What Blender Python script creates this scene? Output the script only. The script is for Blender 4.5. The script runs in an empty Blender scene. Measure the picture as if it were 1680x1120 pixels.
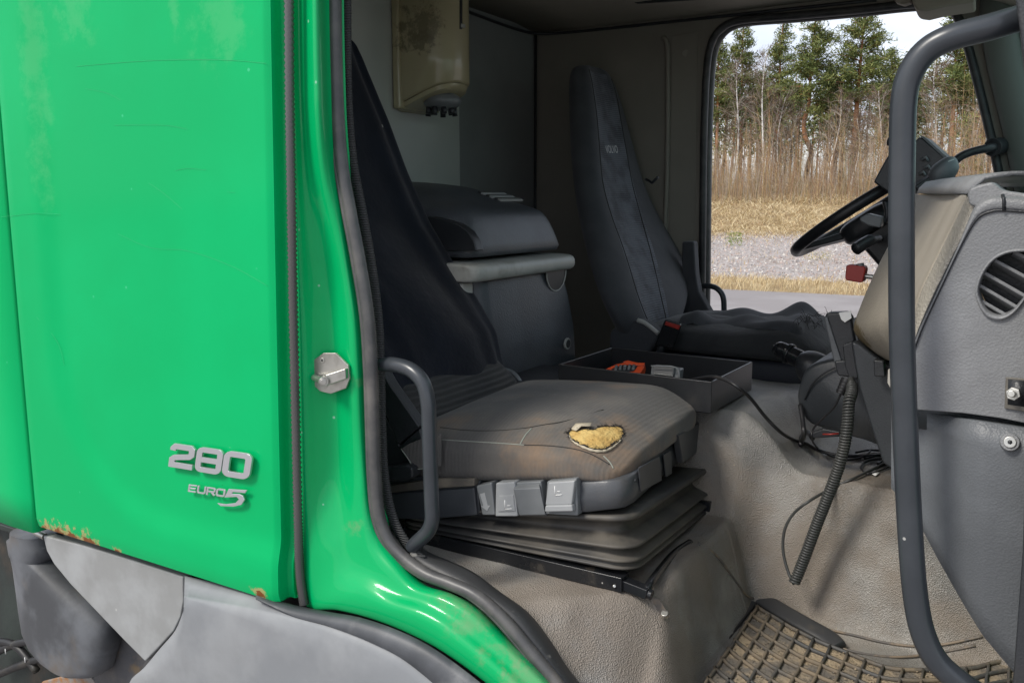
import bpy, bmesh, math, random
from mathutils import Vector, Matrix, noise
from mathutils.bvhtree import BVHTree
R = math.radians
rnd = random.Random(7)
SC = bpy.context.scene
COL = SC.collection

# ------------------------------------------------------------------ camera, sky, sun, exposure
CAM_LOC = Vector((0.0, -1.2, 2.1))
YAW, PITCH, FPX = 31.3, -9.03, 1478.0
cd = bpy.data.cameras.new('camera')
cam = bpy.data.objects.new('camera', cd)
COL.objects.link(cam)
cam.location = CAM_LOC
cam.rotation_euler = (R(90 + PITCH), 0, R(YAW))
cd.sensor_width = 36
cd.lens = 36 * FPX / 1680
cd.clip_start = 0.02
cd.clip_end = 1500
SC.camera = cam

SUN_EL, SUN_AZ = 47.0, 208.0      # azimuth clockwise from +y (the sun is behind the photographer, to the left)
sd = Vector((math.sin(R(SUN_AZ)) * math.cos(R(SUN_EL)), math.cos(R(SUN_AZ)) * math.cos(R(SUN_EL)), math.sin(R(SUN_EL))))
w = bpy.data.worlds.new('World')
SC.world = w
w.use_nodes = True
nt = w.node_tree
bg = nt.nodes['Background']
bg.inputs['Strength'].default_value = 0.15
sky = nt.nodes.new('ShaderNodeTexSky')
sky.sky_type = 'NISHITA'
sky.sun_disc = False
sky.sun_elevation = R(SUN_EL)
sky.sun_rotation = R(SUN_AZ)
sky.dust_density = 2.0
tc = nt.nodes.new('ShaderNodeTexCoord')
mp = nt.nodes.new('ShaderNodeMapping')
mp.inputs['Scale'].default_value = (1, 1, 3.2)
nz = nt.nodes.new('ShaderNodeTexNoise')
nz.inputs['Scale'].default_value = 2.3
nz.inputs['Detail'].default_value = 7
nz.inputs['Roughness'].default_value = 0.55
cr = nt.nodes.new('ShaderNodeValToRGB')
cr.color_ramp.elements[0].position = 0.30
cr.color_ramp.elements[0].color = (0.35, 0.35, 0.35, 1)
cr.color_ramp.elements[1].position = 0.62
cr.color_ramp.elements[1].color = (0.97, 0.97, 0.97, 1)
mx = nt.nodes.new('ShaderNodeMix')
mx.data_type = 'RGBA'
n2 = nt.nodes.new('ShaderNodeTexNoise'); n2.inputs['Scale'].default_value = 3.1; n2.inputs['Detail'].default_value = 6
c2 = nt.nodes.new('ShaderNodeMix'); c2.data_type = 'RGBA'
c2.inputs['A'].default_value = (4.0, 4.25, 5.0, 1); c2.inputs['B'].default_value = (5.9, 6.05, 6.4, 1)
r2 = nt.nodes.new('ShaderNodeMapRange'); r2.inputs['From Min'].default_value = .38; r2.inputs['From Max'].default_value = .60
nt.links.new(mp.outputs['Vector'], n2.inputs['Vector']); nt.links.new(n2.outputs['Fac'], r2.inputs['Value']); nt.links.new(r2.outputs['Result'], c2.inputs['Factor']); nt.links.new(c2.outputs['Result'], mx.inputs['B'])
nt.links.new(tc.outputs['Generated'], mp.inputs['Vector'])
nt.links.new(mp.outputs['Vector'], nz.inputs['Vector'])
nt.links.new(nz.outputs['Fac'], cr.inputs['Fac'])
nt.links.new(cr.outputs['Color'], mx.inputs['Factor'])
nt.links.new(sky.outputs['Color'], mx.inputs['A'])
nt.links.new(mx.outputs['Result'], bg.inputs['Color'])

sl = bpy.data.lights.new('sun', 'SUN')
sl.energy = 2.0
sl.angle = R(15)
sl.color = (1.0, 0.95, 0.87)
so = bpy.data.objects.new('sun', sl)
COL.objects.link(so)
so.rotation_euler = (-sd).to_track_quat('-Z', 'Y').to_euler()
so.location = (-3, -8, 12)
SC.view_settings.view_transform = 'Standard'
SC.view_settings.look = 'None'
SC.view_settings.gamma = 1
SC.view_settings.exposure = 0.52
SC.view_settings.use_curve_mapping = False

# ------------------------------------------------------------------ projection helper: a pixel of the photograph met with a real plane
_y, _p = R(YAW), R(PITCH)
FW = Vector((-math.sin(_y) * math.cos(_p), math.cos(_y) * math.cos(_p), math.sin(_p)))
RT = Vector((math.cos(_y), math.sin(_y), 0))
UP = RT.cross(FW)
def ray(u, v): return FW + RT * ((u - 840) / FPX) + UP * ((560 - v) / FPX)
def P(u, v, x=None, y=None, z=None):
    d = ray(u, v)
    if x is not None: t = (x - CAM_LOC.x) / d.x
    elif y is not None: t = (y - CAM_LOC.y) / d.y
    else: t = (z - CAM_LOC.z) / d.z
    return CAM_LOC + d * t
def V(*a): return Vector(a)
def sstep(a, b, x):
    t = max(0.0, min(1.0, (x - a) / (b - a))); return t * t * (3 - 2 * t)
def lerp(a, b, t): return a + (b - a) * t

# ------------------------------------------------------------------ object helpers
WLOC = {}
def empty(name, loc, label, cat, group=None, kind=None):
    o = bpy.data.objects.new(name, None); COL.objects.link(o)
    o.location = loc; WLOC[o] = Vector(loc); o.empty_display_size = 0.1
    tag(o, label, cat, group, kind); return o
def tag(o, label=None, cat=None, group=None, kind=None):
    if label: o['label'] = label
    if cat: o['category'] = cat
    if group: o['group'] = group
    if kind: o['kind'] = kind
    return o
def mesh(name, vs, fs, mat, parent=None, smooth=True, bevel=0, bseg=2, sub=0, solid=0, sharp=None, mi=None, fixn=True, soff=-1):
    me = bpy.data.meshes.new(name)
    vs = [Vector(v) for v in vs]
    lo = Vector((min(v.x for v in vs), min(v.y for v in vs), min(v.z for v in vs)))
    hi = Vector((max(v.x for v in vs), max(v.y for v in vs), max(v.z for v in vs)))
    c = Vector(((lo.x + hi.x) / 2, (lo.y + hi.y) / 2, lo.z))
    me.from_pydata([v - c for v in vs], [], fs)
    me.update()
    if fixn:
        bm = bmesh.new(); bm.from_mesh(me)
        bmesh.ops.recalc_face_normals(bm, faces=bm.faces)
        bm.to_mesh(me); bm.free()
    for m in (mat if isinstance(mat, (list, tuple)) else [mat]): me.materials.append(m)
    if mi: me.polygons.foreach_set('material_index', mi)
    me.polygons.foreach_set('use_smooth', [smooth] * len(me.polygons))
    if sharp is not None and smooth: me.set_sharp_from_angle(angle=R(sharp))
    o = bpy.data.objects.new(name, me); COL.objects.link(o)
    WLOC[o] = c
    if parent: o.parent = parent; o.location = c - WLOC[parent]
    else: o.location = c
    if solid:
        md = o.modifiers.new('solid', 'SOLIDIFY'); md.thickness = solid; md.offset = soff
    if sub:
        md = o.modifiers.new('sub', 'SUBSURF'); md.levels = md.render_levels = sub
    if bevel:
        md = o.modifiers.new('bevel', 'BEVEL'); md.width = bevel; md.segments = bseg; md.limit_method = 'ANGLE'; md.angle_limit = R(28); md.harden_normals = True
    return o
class B:
    def __init__(s): s.v = []; s.f = []; s.m = []
    def add(s, vs, fs, mi=0):
        b = len(s.v); s.v += [Vector(v) for v in vs]; s.f += [tuple(i + b for i in f) for f in fs]; s.m += [mi] * len(fs)
    def build(s, name, mat, parent=None, **k): return mesh(name, s.v, s.f, mat, parent, mi=s.m, **k)
def boxg(c, d, rot=None):
    c = Vector(c); hx, hy, hz = d[0] / 2, d[1] / 2, d[2] / 2
    vs = [Vector((sx * hx, sy * hy, sz * hz)) for sz in (-1, 1) for sy in (-1, 1) for sx in (-1, 1)]
    if rot is not None: vs = [rot @ v for v in vs]
    return [v + c for v in vs], [(0, 2, 3, 1), (4, 5, 7, 6), (0, 1, 5, 4), (2, 6, 7, 3), (0, 4, 6, 2), (1, 3, 7, 5)]
def box(name, c, d, mat, parent=None, rot=None, bevel=0.003, **k):
    return mesh(name, *boxg(c, d, rot), mat, parent, bevel=bevel, **k)
def hexa(name, a, b, mat, parent=None, bevel=0.003, **k):       # two quads of 4 points
    return mesh(name, list(a) + list(b), [(0, 3, 2, 1), (4, 5, 6, 7), (0, 1, 5, 4), (1, 2, 6, 5), (2, 3, 7, 6), (3, 0, 4, 7)], mat, parent, bevel=bevel, **k)
def prismg(pts, vec):
    n = len(pts); vec = Vector(vec)
    vs = [Vector(p) for p in pts] + [Vector(p) + vec for p in pts]
    fs = [tuple(range(n))[::-1], tuple(range(n, 2 * n))] + [(i, (i + 1) % n, n + (i + 1) % n, n + i) for i in range(n)]
    return vs, fs
def prism(name, pts, vec, mat, parent=None, bevel=0.003, **k): return mesh(name, *prismg(pts, vec), mat, parent, bevel=bevel, **k)
def crom(pts, n, closed=False):
    pts = [Vector(p) for p in pts]; m = len(pts); out = []
    rng = range(m if closed else m - 1)
    for i in rng:
        if closed: a, b, c, d = (pts[(i - 1) % m], pts[i], pts[(i + 1) % m], pts[(i + 2) % m])
        else: a, b, c, d = pts[max(i - 1, 0)], pts[i], pts[i + 1], pts[min(i + 2, m - 1)]
        for k in range(n):
            t = k / n
            out.append(0.5 * ((2 * b) + (c - a) * t + (2 * a - 5 * b + 4 * c - d) * t * t + (3 * b - a - 3 * c + d) * t ** 3))
    if not closed: out.append(pts[-1])
    return out
def loftg(rings, closed=True, caps=True):
    n = len(rings[0]); vs = [v for r in rings for v in r]; fs = []
    for i in range(len(rings) - 1):
        for j in range(n if closed else n - 1):
            a, b = i * n + j, i * n + (j + 1) % n
            fs.append((a, b, b + n, a + n))
    if caps and closed:
        fs.append(tuple(range(n))[::-1]); fs.append(tuple((len(rings) - 1) * n + j for j in range(n)))
    return vs, fs
def loft(name, rings, mat, parent=None, closed=True, caps=True, **k): return mesh(name, *loftg(rings, closed, caps), mat, parent, **k)
def frames(path):
    path = [Vector(p) for p in path]; out = []
    t0 = (path[1] - path[0]).normalized()
    n = t0.orthogonal().normalized()
    for i, p in enumerate(path):
        t = (path[min(i + 1, len(path) - 1)] - path[max(i - 1, 0)])
        if t.length < 1e-9: t = t0
        t.normalize()
        n = (n - t * n.dot(t))
        if n.length < 1e-6: n = t.orthogonal()
        n.normalize(); out.append((p, n.copy(), t.cross(n))); t0 = t
    return out
def tubeg(path, r, n=12, flat=1.0):
    rings = []
    fr = frames(path)
    for i, (p, a, b) in enumerate(fr):
        rr = r(i / (len(fr) - 1)) if callable(r) else r
        rings.append([p + a * (math.cos(2 * math.pi * j / n) * rr) + b * (math.sin(2 * math.pi * j / n) * rr * flat) for j in range(n)])
    return loftg(rings)
def tube(name, path, r, mat, parent=None, n=12, sm=0, **k):
    if sm: path = crom(path, sm)
    return mesh(name, *tubeg(path, r, n), mat, parent, **k)
def cyl(name, a, b, r, mat, parent=None, n=20, r2=None, bevel=0.001, **k):
    a, b = Vector(a), Vector(b); t = (b - a).normalized(); u = t.orthogonal().normalized(); w_ = t.cross(u)
    rings = [[q + (u * math.cos(2 * math.pi * j / n) + w_ * math.sin(2 * math.pi * j / n)) * rr for j in range(n)] for q, rr in ((a, r), (b, r if r2 is None else r2))]
    return mesh(name, *loftg(rings), mat, parent, bevel=bevel, **k)
def superell(c, ax, ay, az, e1=0.35, e2=0.35, nu=40, nv=24, deform=None):
    c = Vector(c); s = lambda v, e: math.copysign(abs(v) ** e, v)
    vs = []
    for i in range(nv + 1):
        ph = -math.pi / 2 + math.pi * i / nv
        for j in range(nu):
            th = 2 * math.pi * j / nu
            q = Vector((s(math.cos(ph), e1) * s(math.cos(th), e2), s(math.cos(ph), e1) * s(math.sin(th), e2), s(math.sin(ph), e1)))
            if deform: q = deform(q)
            vs.append(c + ax * q.x + ay * q.y + az * q.z)
    fs = [(i * nu + j, i * nu + (j + 1) % nu, (i + 1) * nu + (j + 1) % nu, (i + 1) * nu + j) for i in range(nv) for j in range(nu)]
    return vs, fs
def ribbong(pts, wd, closed=False):
    """flat stroke outline in 2D (left side, right side) with mitred joints"""
    n = len(pts); L = []; Rr = []
    for i in range(n):
        p = Vector(pts[i])
        a = Vector(pts[(i - 1) % n]) if (closed or i > 0) else None
        b = Vector(pts[(i + 1) % n]) if (closed or i < n - 1) else None
        d1 = (p - a).normalized() if a is not None else (b - p).normalized()
        d2 = (b - p).normalized() if b is not None else d1
        m = (d1 + d2)
        m = m.normalized() if m.length > 1e-6 else d1
        nn = Vector((-m.y, m.x)); k = wd / 2 / max(0.5, nn.dot(Vector((-d1.y, d1.x))))
        L.append(p + nn * k); Rr.append(p - nn * k)
    return L, Rr
def stroke_solid(bld, pts, wd, to3, th, closed=False, mi=0):
    L, Rr = ribbong(pts, wd, closed)
    n = len(pts); vs = []
    for q, dep in ((L, 0), (Rr, 0), (L, th), (Rr, th)):
        vs += [to3(p.x, p.y, dep) for p in q]
    fs = []
    rng = range(n if closed else n - 1)
    for i in rng:
        j = (i + 1) % n
        fs += [(i, j, n + j, n + i), (2 * n + i, 3 * n + i, 3 * n + j, 2 * n + j), (i, 2 * n + i, 2 * n + j, j), (n + i, n + j, 3 * n + j, 3 * n + i)]
    if not closed: fs += [(0, n, 3 * n, 2 * n), (n - 1, 3 * n - 1, 4 * n - 1, 2 * n - 1)]
    bld.add(vs, fs, mi)

# ------------------------------------------------------------------ materials
def M(name, base, rough=0.5, metal=0.0, col2=None, cs=8.0, clo=0.4, chi=0.65, det=5.0, dirt=None, ds=3.0, dlo=0.5, dhi=0.7, dm=1.0, drough=None,
      bump=(), spec=0.5, coat=0.0, crough=0.03, marks=(), sheen=0.0, spots=None, stretch=(1, 1, 1), world=False, rv=0.0):
    m = bpy.data.materials.new(name); m.use_nodes = True
    t = m.node_tree; N = t.nodes; Lk = t.links.new
    p = N['Principled BSDF']
    if world: src = N.new('ShaderNodeNewGeometry').outputs['Position']
    else: src = N.new('ShaderNodeTexCoord').outputs['Object']
    mpn = N.new('ShaderNodeMapping'); mpn.inputs['Scale'].default_value = stretch; Lk(src, mpn.inputs['Vector']); co = mpn.outputs['Vector']
    def nz(scale, det=5.0, rough=0.55, vec=None):
        n = N.new('ShaderNodeTexNoise'); n.inputs['Scale'].default_value = scale; n.inputs['Detail'].default_value = det; n.inputs['Roughness'].default_value = rough
        Lk(vec or co, n.inputs['Vector']); return n.outputs['Fac']
    def rng(x, a, b, c=0.0, d=1.0):
        n = N.new('ShaderNodeMapRange'); n.inputs['From Min'].default_value = a; n.inputs['From Max'].default_value = b
        n.inputs['To Min'].default_value = c; n.inputs['To Max'].default_value = d; n.interpolation_type = 'SMOOTHSTEP'; Lk(x, n.inputs['Value']); return n.outputs['Result']
    def mix(f, a, b):
        n = N.new('ShaderNodeMix'); n.data_type = 'RGBA'; Lk(f, n.inputs['Factor'])
        for s_, x in (('A', a), ('B', b)):
            if hasattr(x, 'links'): Lk(x, n.inputs[s_])
            else: n.inputs[s_].default_value = (*x, 1)
        return n.outputs['Result']
    def math_(op, a, b):
        n = N.new('ShaderNodeMath'); n.operation = op
        for i, x in enumerate((a, b)):
            if hasattr(x, 'links'): Lk(x, n.inputs[i])
            else: n.inputs[i].default_value = x
        return n.outputs[0]
    col = None
    if col2 is not None: col = mix(rng(nz(cs, det), clo, chi), base, col2)
    cur = col if col is not None else base
    rg = None
    if dirt is not None:
        f = math_('MULTIPLY', rng(nz(ds, 7.0, 0.62), dlo, dhi), dm)
        cur = mix(f, cur, dirt)
        if drough is not None: rg = rng(f, 0, 1, rough, drough)
    if spots:   # (scale, threshold, colour)
        vo = N.new('ShaderNodeTexVoronoi'); vo.inputs['Scale'].default_value = spots[0]; Lk(co, vo.inputs['Vector'])
        wn = N.new('ShaderNodeTexWhiteNoise'); Lk(vo.outputs['Position'], wn.inputs['Vector'])
        near = rng(vo.outputs['Distance'], 0.10, 0.16, 1.0, 0.0)
        rare = math_('GREATER_THAN', wn.outputs['Value'], spots[1])
        cur = mix(math_('MULTIPLY', near, rare), cur, spots[2])
    gp = None
    for mk in marks:   # a stain or painted reflection with its own place on the thing: centre, radius, colour, raggedness
        c, r, cc, nscale = mk[:4]; soft = mk[4] if len(mk) > 4 else .25; amt = mk[5] if len(mk) > 5 else 1.0
        if gp is None: gp = N.new('ShaderNodeNewGeometry').outputs['Position']
        vs = N.new('ShaderNodeVectorMath'); vs.operation = 'SUBTRACT'; Lk(gp, vs.inputs[0]); vs.inputs[1].default_value = c
        vd = N.new('ShaderNodeVectorMath'); vd.operation = 'DIVIDE'; Lk(vs.outputs[0], vd.inputs[0]); vd.inputs[1].default_value = r
        ln = N.new('ShaderNodeVectorMath'); ln.operation = 'LENGTH'; Lk(vd.outputs[0], ln.inputs[0])
        e = math_('ADD', ln.outputs['Value'], rng(nz(nscale, 8, 0.7, gp), 0.25, 0.75, -0.75, 0.75))
        cur = mix(rng(e, 1.0 - soft, 1.0, amt, 0.0), cur, cc)
    if hasattr(cur, 'links'): Lk(cur, p.inputs['Base Color'])
    else: p.inputs['Base Color'].default_value = (*cur, 1)
    if rg is not None: Lk(rg, p.inputs['Roughness'])
    elif rv: Lk(rng(nz(14, 6), 0.3, 0.7, rough - rv, rough + rv), p.inputs['Roughness'])
    else: p.inputs['Roughness'].default_value = rough
    p.inputs['Metallic'].default_value = metal
    p.inputs['Specular IOR Level'].default_value = spec
    p.inputs['Coat Weight'].default_value = coat; p.inputs['Coat Roughness'].default_value = crough
    p.inputs['Sheen Weight'].default_value = sheen; p.inputs['Sheen Roughness'].default_value = 0.5
    prev = None
    for (kind, scale, strength, dist) in bump:
        if kind == 'noise': h = nz(scale, 6.0)
        elif kind == 'voro':
            v_ = N.new('ShaderNodeTexVoronoi'); v_.inputs['Scale'].default_value = scale
            wv = N.new('ShaderNodeTexNoise'); wv.inputs['Scale'].default_value = scale * 0.4; Lk(co, wv.inputs['Vector'])
            mv = N.new('ShaderNodeVectorMath'); mv.operation = 'MULTIPLY_ADD'; Lk(wv.outputs['Color'], mv.inputs[0]); mv.inputs[1].default_value = (0.55 / scale,) * 3; Lk(co, mv.inputs[2])
            Lk(mv.outputs[0], v_.inputs['Vector']); h = v_.outputs['Distance']
        else:   # wave along an axis: 'wx', 'wy', 'wz'
            v_ = N.new('ShaderNodeTexWave'); v_.bands_direction = kind[1].upper(); v_.inputs['Scale'].default_value = scale; v_.inputs['Distortion'].default_value = 0.6
            v_.inputs['Detail'].default_value = 1; Lk(co, v_.inputs['Vector']); h = v_.outputs['Fac']
        bn = N.new('ShaderNodeBump'); bn.inputs['Strength'].default_value = strength; bn.inputs['Distance'].default_value = dist
        Lk(h, bn.inputs['Height'])
        if prev: Lk(prev, bn.inputs['Normal'])
        prev = bn.outputs['Normal']
    if prev: Lk(prev, p.inputs['Normal'])
    return m
RUST = (0.20, 0.075, 0.022)
rust_marks = []
for u, v, r in ((72, 872, .022), (84, 880, .045), (100, 882, .045), (120, 888, .04), (145, 893, .035), (192, 908, .016), (427, 978, .02)):
    q = P(u, v - 3, y=0); rust_marks.append((tuple(q), (r * 1.3, r * 1.3, r * .8), (0.42, 0.32, 0.14), 45, .5, .8))
    rust_marks.append((tuple(q), (r * .7, r * .7, r * .45), RUST, 60))
painted_reflections = [(tuple(P(52, 90, y=0)), (.05, .1, .32), (0.10, 0.46, 0.18), 9, 1.0, .4), (tuple(P(115, 10, y=0)), (.09, .1, .09), (0.10, 0.46, 0.18), 16, 1.0, .35), (tuple(P(355, 25, y=0)), (.09, .1, .11), (0.10, 0.46, 0.18), 16, 1.0, .35),  # whitish sky reflections on the panel, painted into the green as pale patches
        (tuple(P(280, 20, y=0)), (.02, .1, .09), (0.10, 0.46, 0.18), 18, 1.0, .35)]
paint = M('green_paint', (0.0, 0.39, 0.115), 0.45, col2=(0.0, 0.43, 0.132), cs=1.6, spec=.1, coat=0.12, crough=0.12, bump=(('noise', 900, 0.03, 0.001), ('noise', 3, 0.05, 0.01)), marks=painted_reflections + rust_marks, spots=(40, 0.97, (0.05, 0.5, 0.22)))
dust_marks = [(tuple(P(u, v, y=.05)), (r, .2, r * .6), (0.22, 0.27, 0.15), 22, .9, .38) for u, v, r in ((740, 985, .05), (790, 1020, .06), (835, 1065, .06), (880, 1110, .06), (580, 640, .03), (575, 870, .03))]
paint_frame = M('green_frame_paint', (0.0, 0.37, 0.110), 0.34, col2=(0.0, 0.40, 0.12), cs=2.5, spec=.15, coat=0.35, crough=0.06, bump=(('noise', 900, 0.03, 0.001),), marks=dust_marks, spots=(45, 0.93, (0.22, 0.5, 0.33)))
rubber = M('black_rubber', (0.028, 0.029, 0.031), 0.5, col2=(0.05, 0.05, 0.05), cs=25, dirt=(0.13, 0.12, 0.10), ds=9, dlo=.5, dhi=.8, dm=.5, bump=(('noise', 300, .15, .001),))
seal_m = M('door_seal_rubber', (0.062, 0.062, 0.063), 0.40, col2=(0.09, 0.088, 0.085), cs=20, dirt=(0.2, 0.18, 0.16), ds=8, dlo=.5, dhi=.75, dm=.6, bump=(('noise', 200, .2, .001),))
trim_rib = M('ribbed_seal', (0.032, 0.034, 0.035), 0.7, dirt=(0.09, 0.085, 0.075), ds=6, dlo=.5, dhi=.8, dm=.5, bump=(('wz', 70, .8, .003), ('noise', 500, .2, .001)))
grey_pl = M('weathered_grey_plastic', (0.20, 0.21, 0.22), 0.55, col2=(0.265, 0.275, 0.282), cs=5, dirt=(0.12, 0.12, 0.118), ds=5.5, dlo=.45, dhi=.8, dm=.3, bump=(('noise', 40, .1, .002), ('noise', 500, .1, .001)), spots=(22, .96, (.6, .6, .58)), rv=.1)
fend_dark = M('dark_fender_plastic', (0.05, 0.054, 0.06), 0.5, col2=(0.09, 0.096, 0.105), cs=6, dirt=(0.22, 0.22, 0.22), ds=9, dlo=.52, dhi=.72, dm=.6, bump=(('noise', 60, .2, .002),))
duct_m = M('chalky_black_plastic', (0.055, 0.058, 0.063), 0.6, col2=(0.13, 0.138, 0.15), cs=6, dirt=(0.12, 0.10, 0.08), ds=4, dlo=.5, dhi=.7, bump=(('noise', 60, .2, .002),))
zinc = M('zinc_plated_steel', (0.55, 0.54, 0.5), 0.36, metal=0.9, col2=(0.42, 0.41, 0.37), cs=30, bump=(('noise', 90, .1, .001),))
chrome = M('badge_metal', (0.62, 0.63, 0.65), 0.3, metal=0.75, bump=(('noise', 200, .05, .001),))
def dark_plastic(name, c, rough=.45, gs=260, gb=.35, dirt=(0.16, 0.14, 0.115), dm=.35, ds=5, **k):
    return M(name, c, rough, col2=tuple(x * 1.35 for x in c), cs=6, dirt=dirt, ds=ds, dlo=.5, dhi=.78, dm=dm, drough=.75, bump=(('voro', gs, gb, .0015), ('noise', 30, .05, .002)), **k)
dash_m = dark_plastic('grained_dash_plastic', (0.185, 0.19, 0.195), .45, 340, .3, dm=.25, spec=.5)
dash_low_m = dark_plastic('lower_dash_plastic', (0.092, 0.099, 0.106), .46, 340, .25, dm=.2)
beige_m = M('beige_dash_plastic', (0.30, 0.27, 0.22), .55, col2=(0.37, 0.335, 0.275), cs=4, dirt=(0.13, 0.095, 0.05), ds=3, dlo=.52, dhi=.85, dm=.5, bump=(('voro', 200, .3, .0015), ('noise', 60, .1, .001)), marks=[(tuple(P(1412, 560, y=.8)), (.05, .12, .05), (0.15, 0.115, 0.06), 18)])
tube_m = M('painted_steel_tube', (0.032, 0.037, 0.043), .30, col2=(0.042, 0.048, 0.055), cs=9, dirt=(0.10, 0.10, 0.10), ds=6, dlo=.55, dhi=.8, dm=.5, bump=(('noise', 220, .05, .001),), spots=(60, .94, (.35, .35, .33)))
blk_pl = dark_plastic('black_plastic', (0.022, 0.024, 0.027), .4, 300, .2, dm=.25)
box_m = dark_plastic('charcoal_box_plastic', (0.055, 0.061, 0.071), .42, 230, .35, dm=.15)
grip_m = M('grey_grip_plastic', (0.36, 0.36, 0.335), .42, col2=(0.42, 0.42, 0.39), cs=9, dirt=(0.10, 0.085, 0.06), ds=8, dlo=.55, dhi=.75, dm=.7, bump=(('noise', 300, .08, .001),))
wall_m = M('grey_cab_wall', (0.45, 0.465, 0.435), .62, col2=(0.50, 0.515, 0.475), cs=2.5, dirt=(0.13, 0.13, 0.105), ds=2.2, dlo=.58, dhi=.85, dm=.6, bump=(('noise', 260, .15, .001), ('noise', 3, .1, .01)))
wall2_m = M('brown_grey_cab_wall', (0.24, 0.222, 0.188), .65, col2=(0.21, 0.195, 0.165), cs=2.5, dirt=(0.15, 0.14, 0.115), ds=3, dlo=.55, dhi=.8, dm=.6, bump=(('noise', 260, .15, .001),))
roof_m = M('roof_lining', (0.32, 0.285, 0.235), .8, col2=(0.285, 0.255, 0.21), cs=4, bump=(('noise', 400, .25, .001),))
vinyl = M('worn_floor_vinyl', (0.165, 0.160, 0.150), .38, col2=(0.31, 0.295, 0.27), cs=5, spec=.65, dirt=(0.225, 0.182, 0.14), ds=3.2, dlo=.44, dhi=.64, dm=.7, drough=.72,
          bump=(('voro', 360, .8, .0024), ('noise', 10, .25, .012)), spots=(90, .965, (.34, .29, .2)))
fab_side = M('dark_seat_fabric', (0.044, 0.046, 0.052), .9, col2=(0.053, 0.055, 0.061), cs=12, sheen=.1, bump=(('noise', 700, .5, .001), ('noise', 6, .25, .01)))
fab_rib = M('ribbed_seat_fabric', (0.095, 0.103, 0.122), .88, col2=(0.042, 0.045, 0.054), cs=12, sheen=.12, bump=(('wz', 42, .5, .003), ('noise', 600, .3, .001)))
fab_worn = M('worn_grey_seat_fabric', (0.085, 0.081, 0.076), .9, col2=(0.125, 0.114, 0.10), cs=7, dirt=(0.23, 0.15, 0.09), ds=4.5, dlo=.5, dhi=.68, dm=.7, sheen=.12, bump=(('wx', 35, .22, .002), ('noise', 500, .5, .0015), ('noise', 9, .3, .012)))
velvet = M('navy_velvet_cover', (0.006, 0.008, 0.014), .9, col2=(0.009, 0.012, 0.02), cs=5, spec=.2, sheen=.12, bump=(('noise', 5, .45, .03), ('noise', 500, .3, .001)), spots=(30, .985, (.4, .4, .35)))
foam = M('yellow_foam', (0.66, 0.47, 0.17), .9, col2=(0.52, 0.33, 0.10), cs=30, dirt=(.3, .2, .1), ds=40, dlo=.6, dhi=.8, bump=(('noise', 160, .9, .004), ('voro', 90, .5, .004)))
lining = M('pale_torn_lining', (0.5, 0.44, 0.33), .9, bump=(('noise', 300, .4, .001),))
bellow_m = M('dusty_bellows_rubber', (0.028, 0.028, 0.028), .5, col2=(0.045, 0.043, 0.04), cs=10, dirt=(0.15, 0.13, 0.10), ds=5, dlo=.42, dhi=.72, dm=.55, drough=.8, bump=(('noise', 200, .1, .001),))
gloss_blk = M('gloss_black_steel', (0.012, 0.013, 0.015), .22, dirt=(0.10, 0.085, 0.065), ds=16, dlo=.58, dhi=.75, dm=.5, drough=.7, spots=(60, .93, (.4, .38, .34)))
lever_m = M('grey_lever_plastic', (0.15, 0.16, 0.165), .4, col2=(0.18, 0.19, 0.195), cs=12, bump=(('noise', 300, .08, .001),))
lever_l = M('pale_lever_plastic', (0.30, 0.31, 0.315), .4, col2=(0.35, 0.36, 0.36), cs=12, dirt=(0.22, 0.15, 0.09), ds=22, dlo=.6, dhi=.75, dm=.6)
cream = M('yellowed_dispenser_plastic', (0.40, 0.35, 0.215), .26, col2=(0.43, 0.38, 0.24), cs=3, coat=.3, bump=(('noise', 8, .05, .004),), marks=[(tuple(P(702, 40, x=-1.80)), (.2, .022, .075), (0.15, 0.13, 0.075), 30, .7, .8), (tuple(P(700, 66, x=-1.80)), (.2, .016, .04), (0.15, 0.13, 0.075), 45, .7, .8)])
orange = M('orange_plastic', (0.62, 0.075, 0.02), .45, bump=(('noise', 200, .1, .001),))
red_m = M('red_plastic', (0.36, 0.03, 0.022), .4, bump=(('noise', 100, .1, .001),))
mat_rub = M('floor_mat_rubber', (0.055, 0.056, 0.056), .6, col2=(0.085, 0.083, 0.078), cs=9, dirt=(0.24, 0.185, 0.12), ds=7, dlo=.42, dhi=.62, dm=.75, drough=.9, bump=(('noise', 120, .3, .002),))
mat_clean = M('clean_mat_rubber', (0.035, 0.036, 0.038), .45, dirt=(0.13, 0.11, 0.08), ds=9, dlo=.5, dhi=.7, dm=.5, bump=(('noise', 120, .2, .001),))
blk2 = dark_plastic('dark_console_plastic', (0.030, 0.034, 0.038), .42, 320, .2, dm=.3)
mat_dirt = M('dried_mud_in_mat', (0.36, 0.285, 0.19), .95, col2=(0.15, 0.135, 0.115), cs=8, clo=.42, chi=.6, dirt=(0.36, 0.28, 0.18), ds=26, dlo=.55, dhi=.7, bump=(('noise', 90, .9, .006), ('voro', 160, .5, .003)), spots=(120, .9, (.5, .42, .28)))
white_pl = M('white_plastic', (0.75, 0.75, 0.73), .4)
clearish = M('smoky_clear_plastic', (0.16, 0.16, 0.16), .2, coat=.6)
cable_m = M('black_cable', (0.018, 0.018, 0.02), .45, dirt=(0.1, 0.09, 0.08), ds=12, dlo=.5, dhi=.8, dm=.5)
coil_m = M('grey_coiled_cable', (0.050, 0.052, 0.050), .45, dirt=(0.13, 0.12, 0.10), ds=9, dlo=.5, dhi=.8, dm=.4)
# ================================================================== TRUCK CAB
cab = empty('truck_cab', (-1.2, 1.1, 1.0), 'bright green truck cab seen from its open near side, with grey mudguards below', 'truck')

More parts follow.
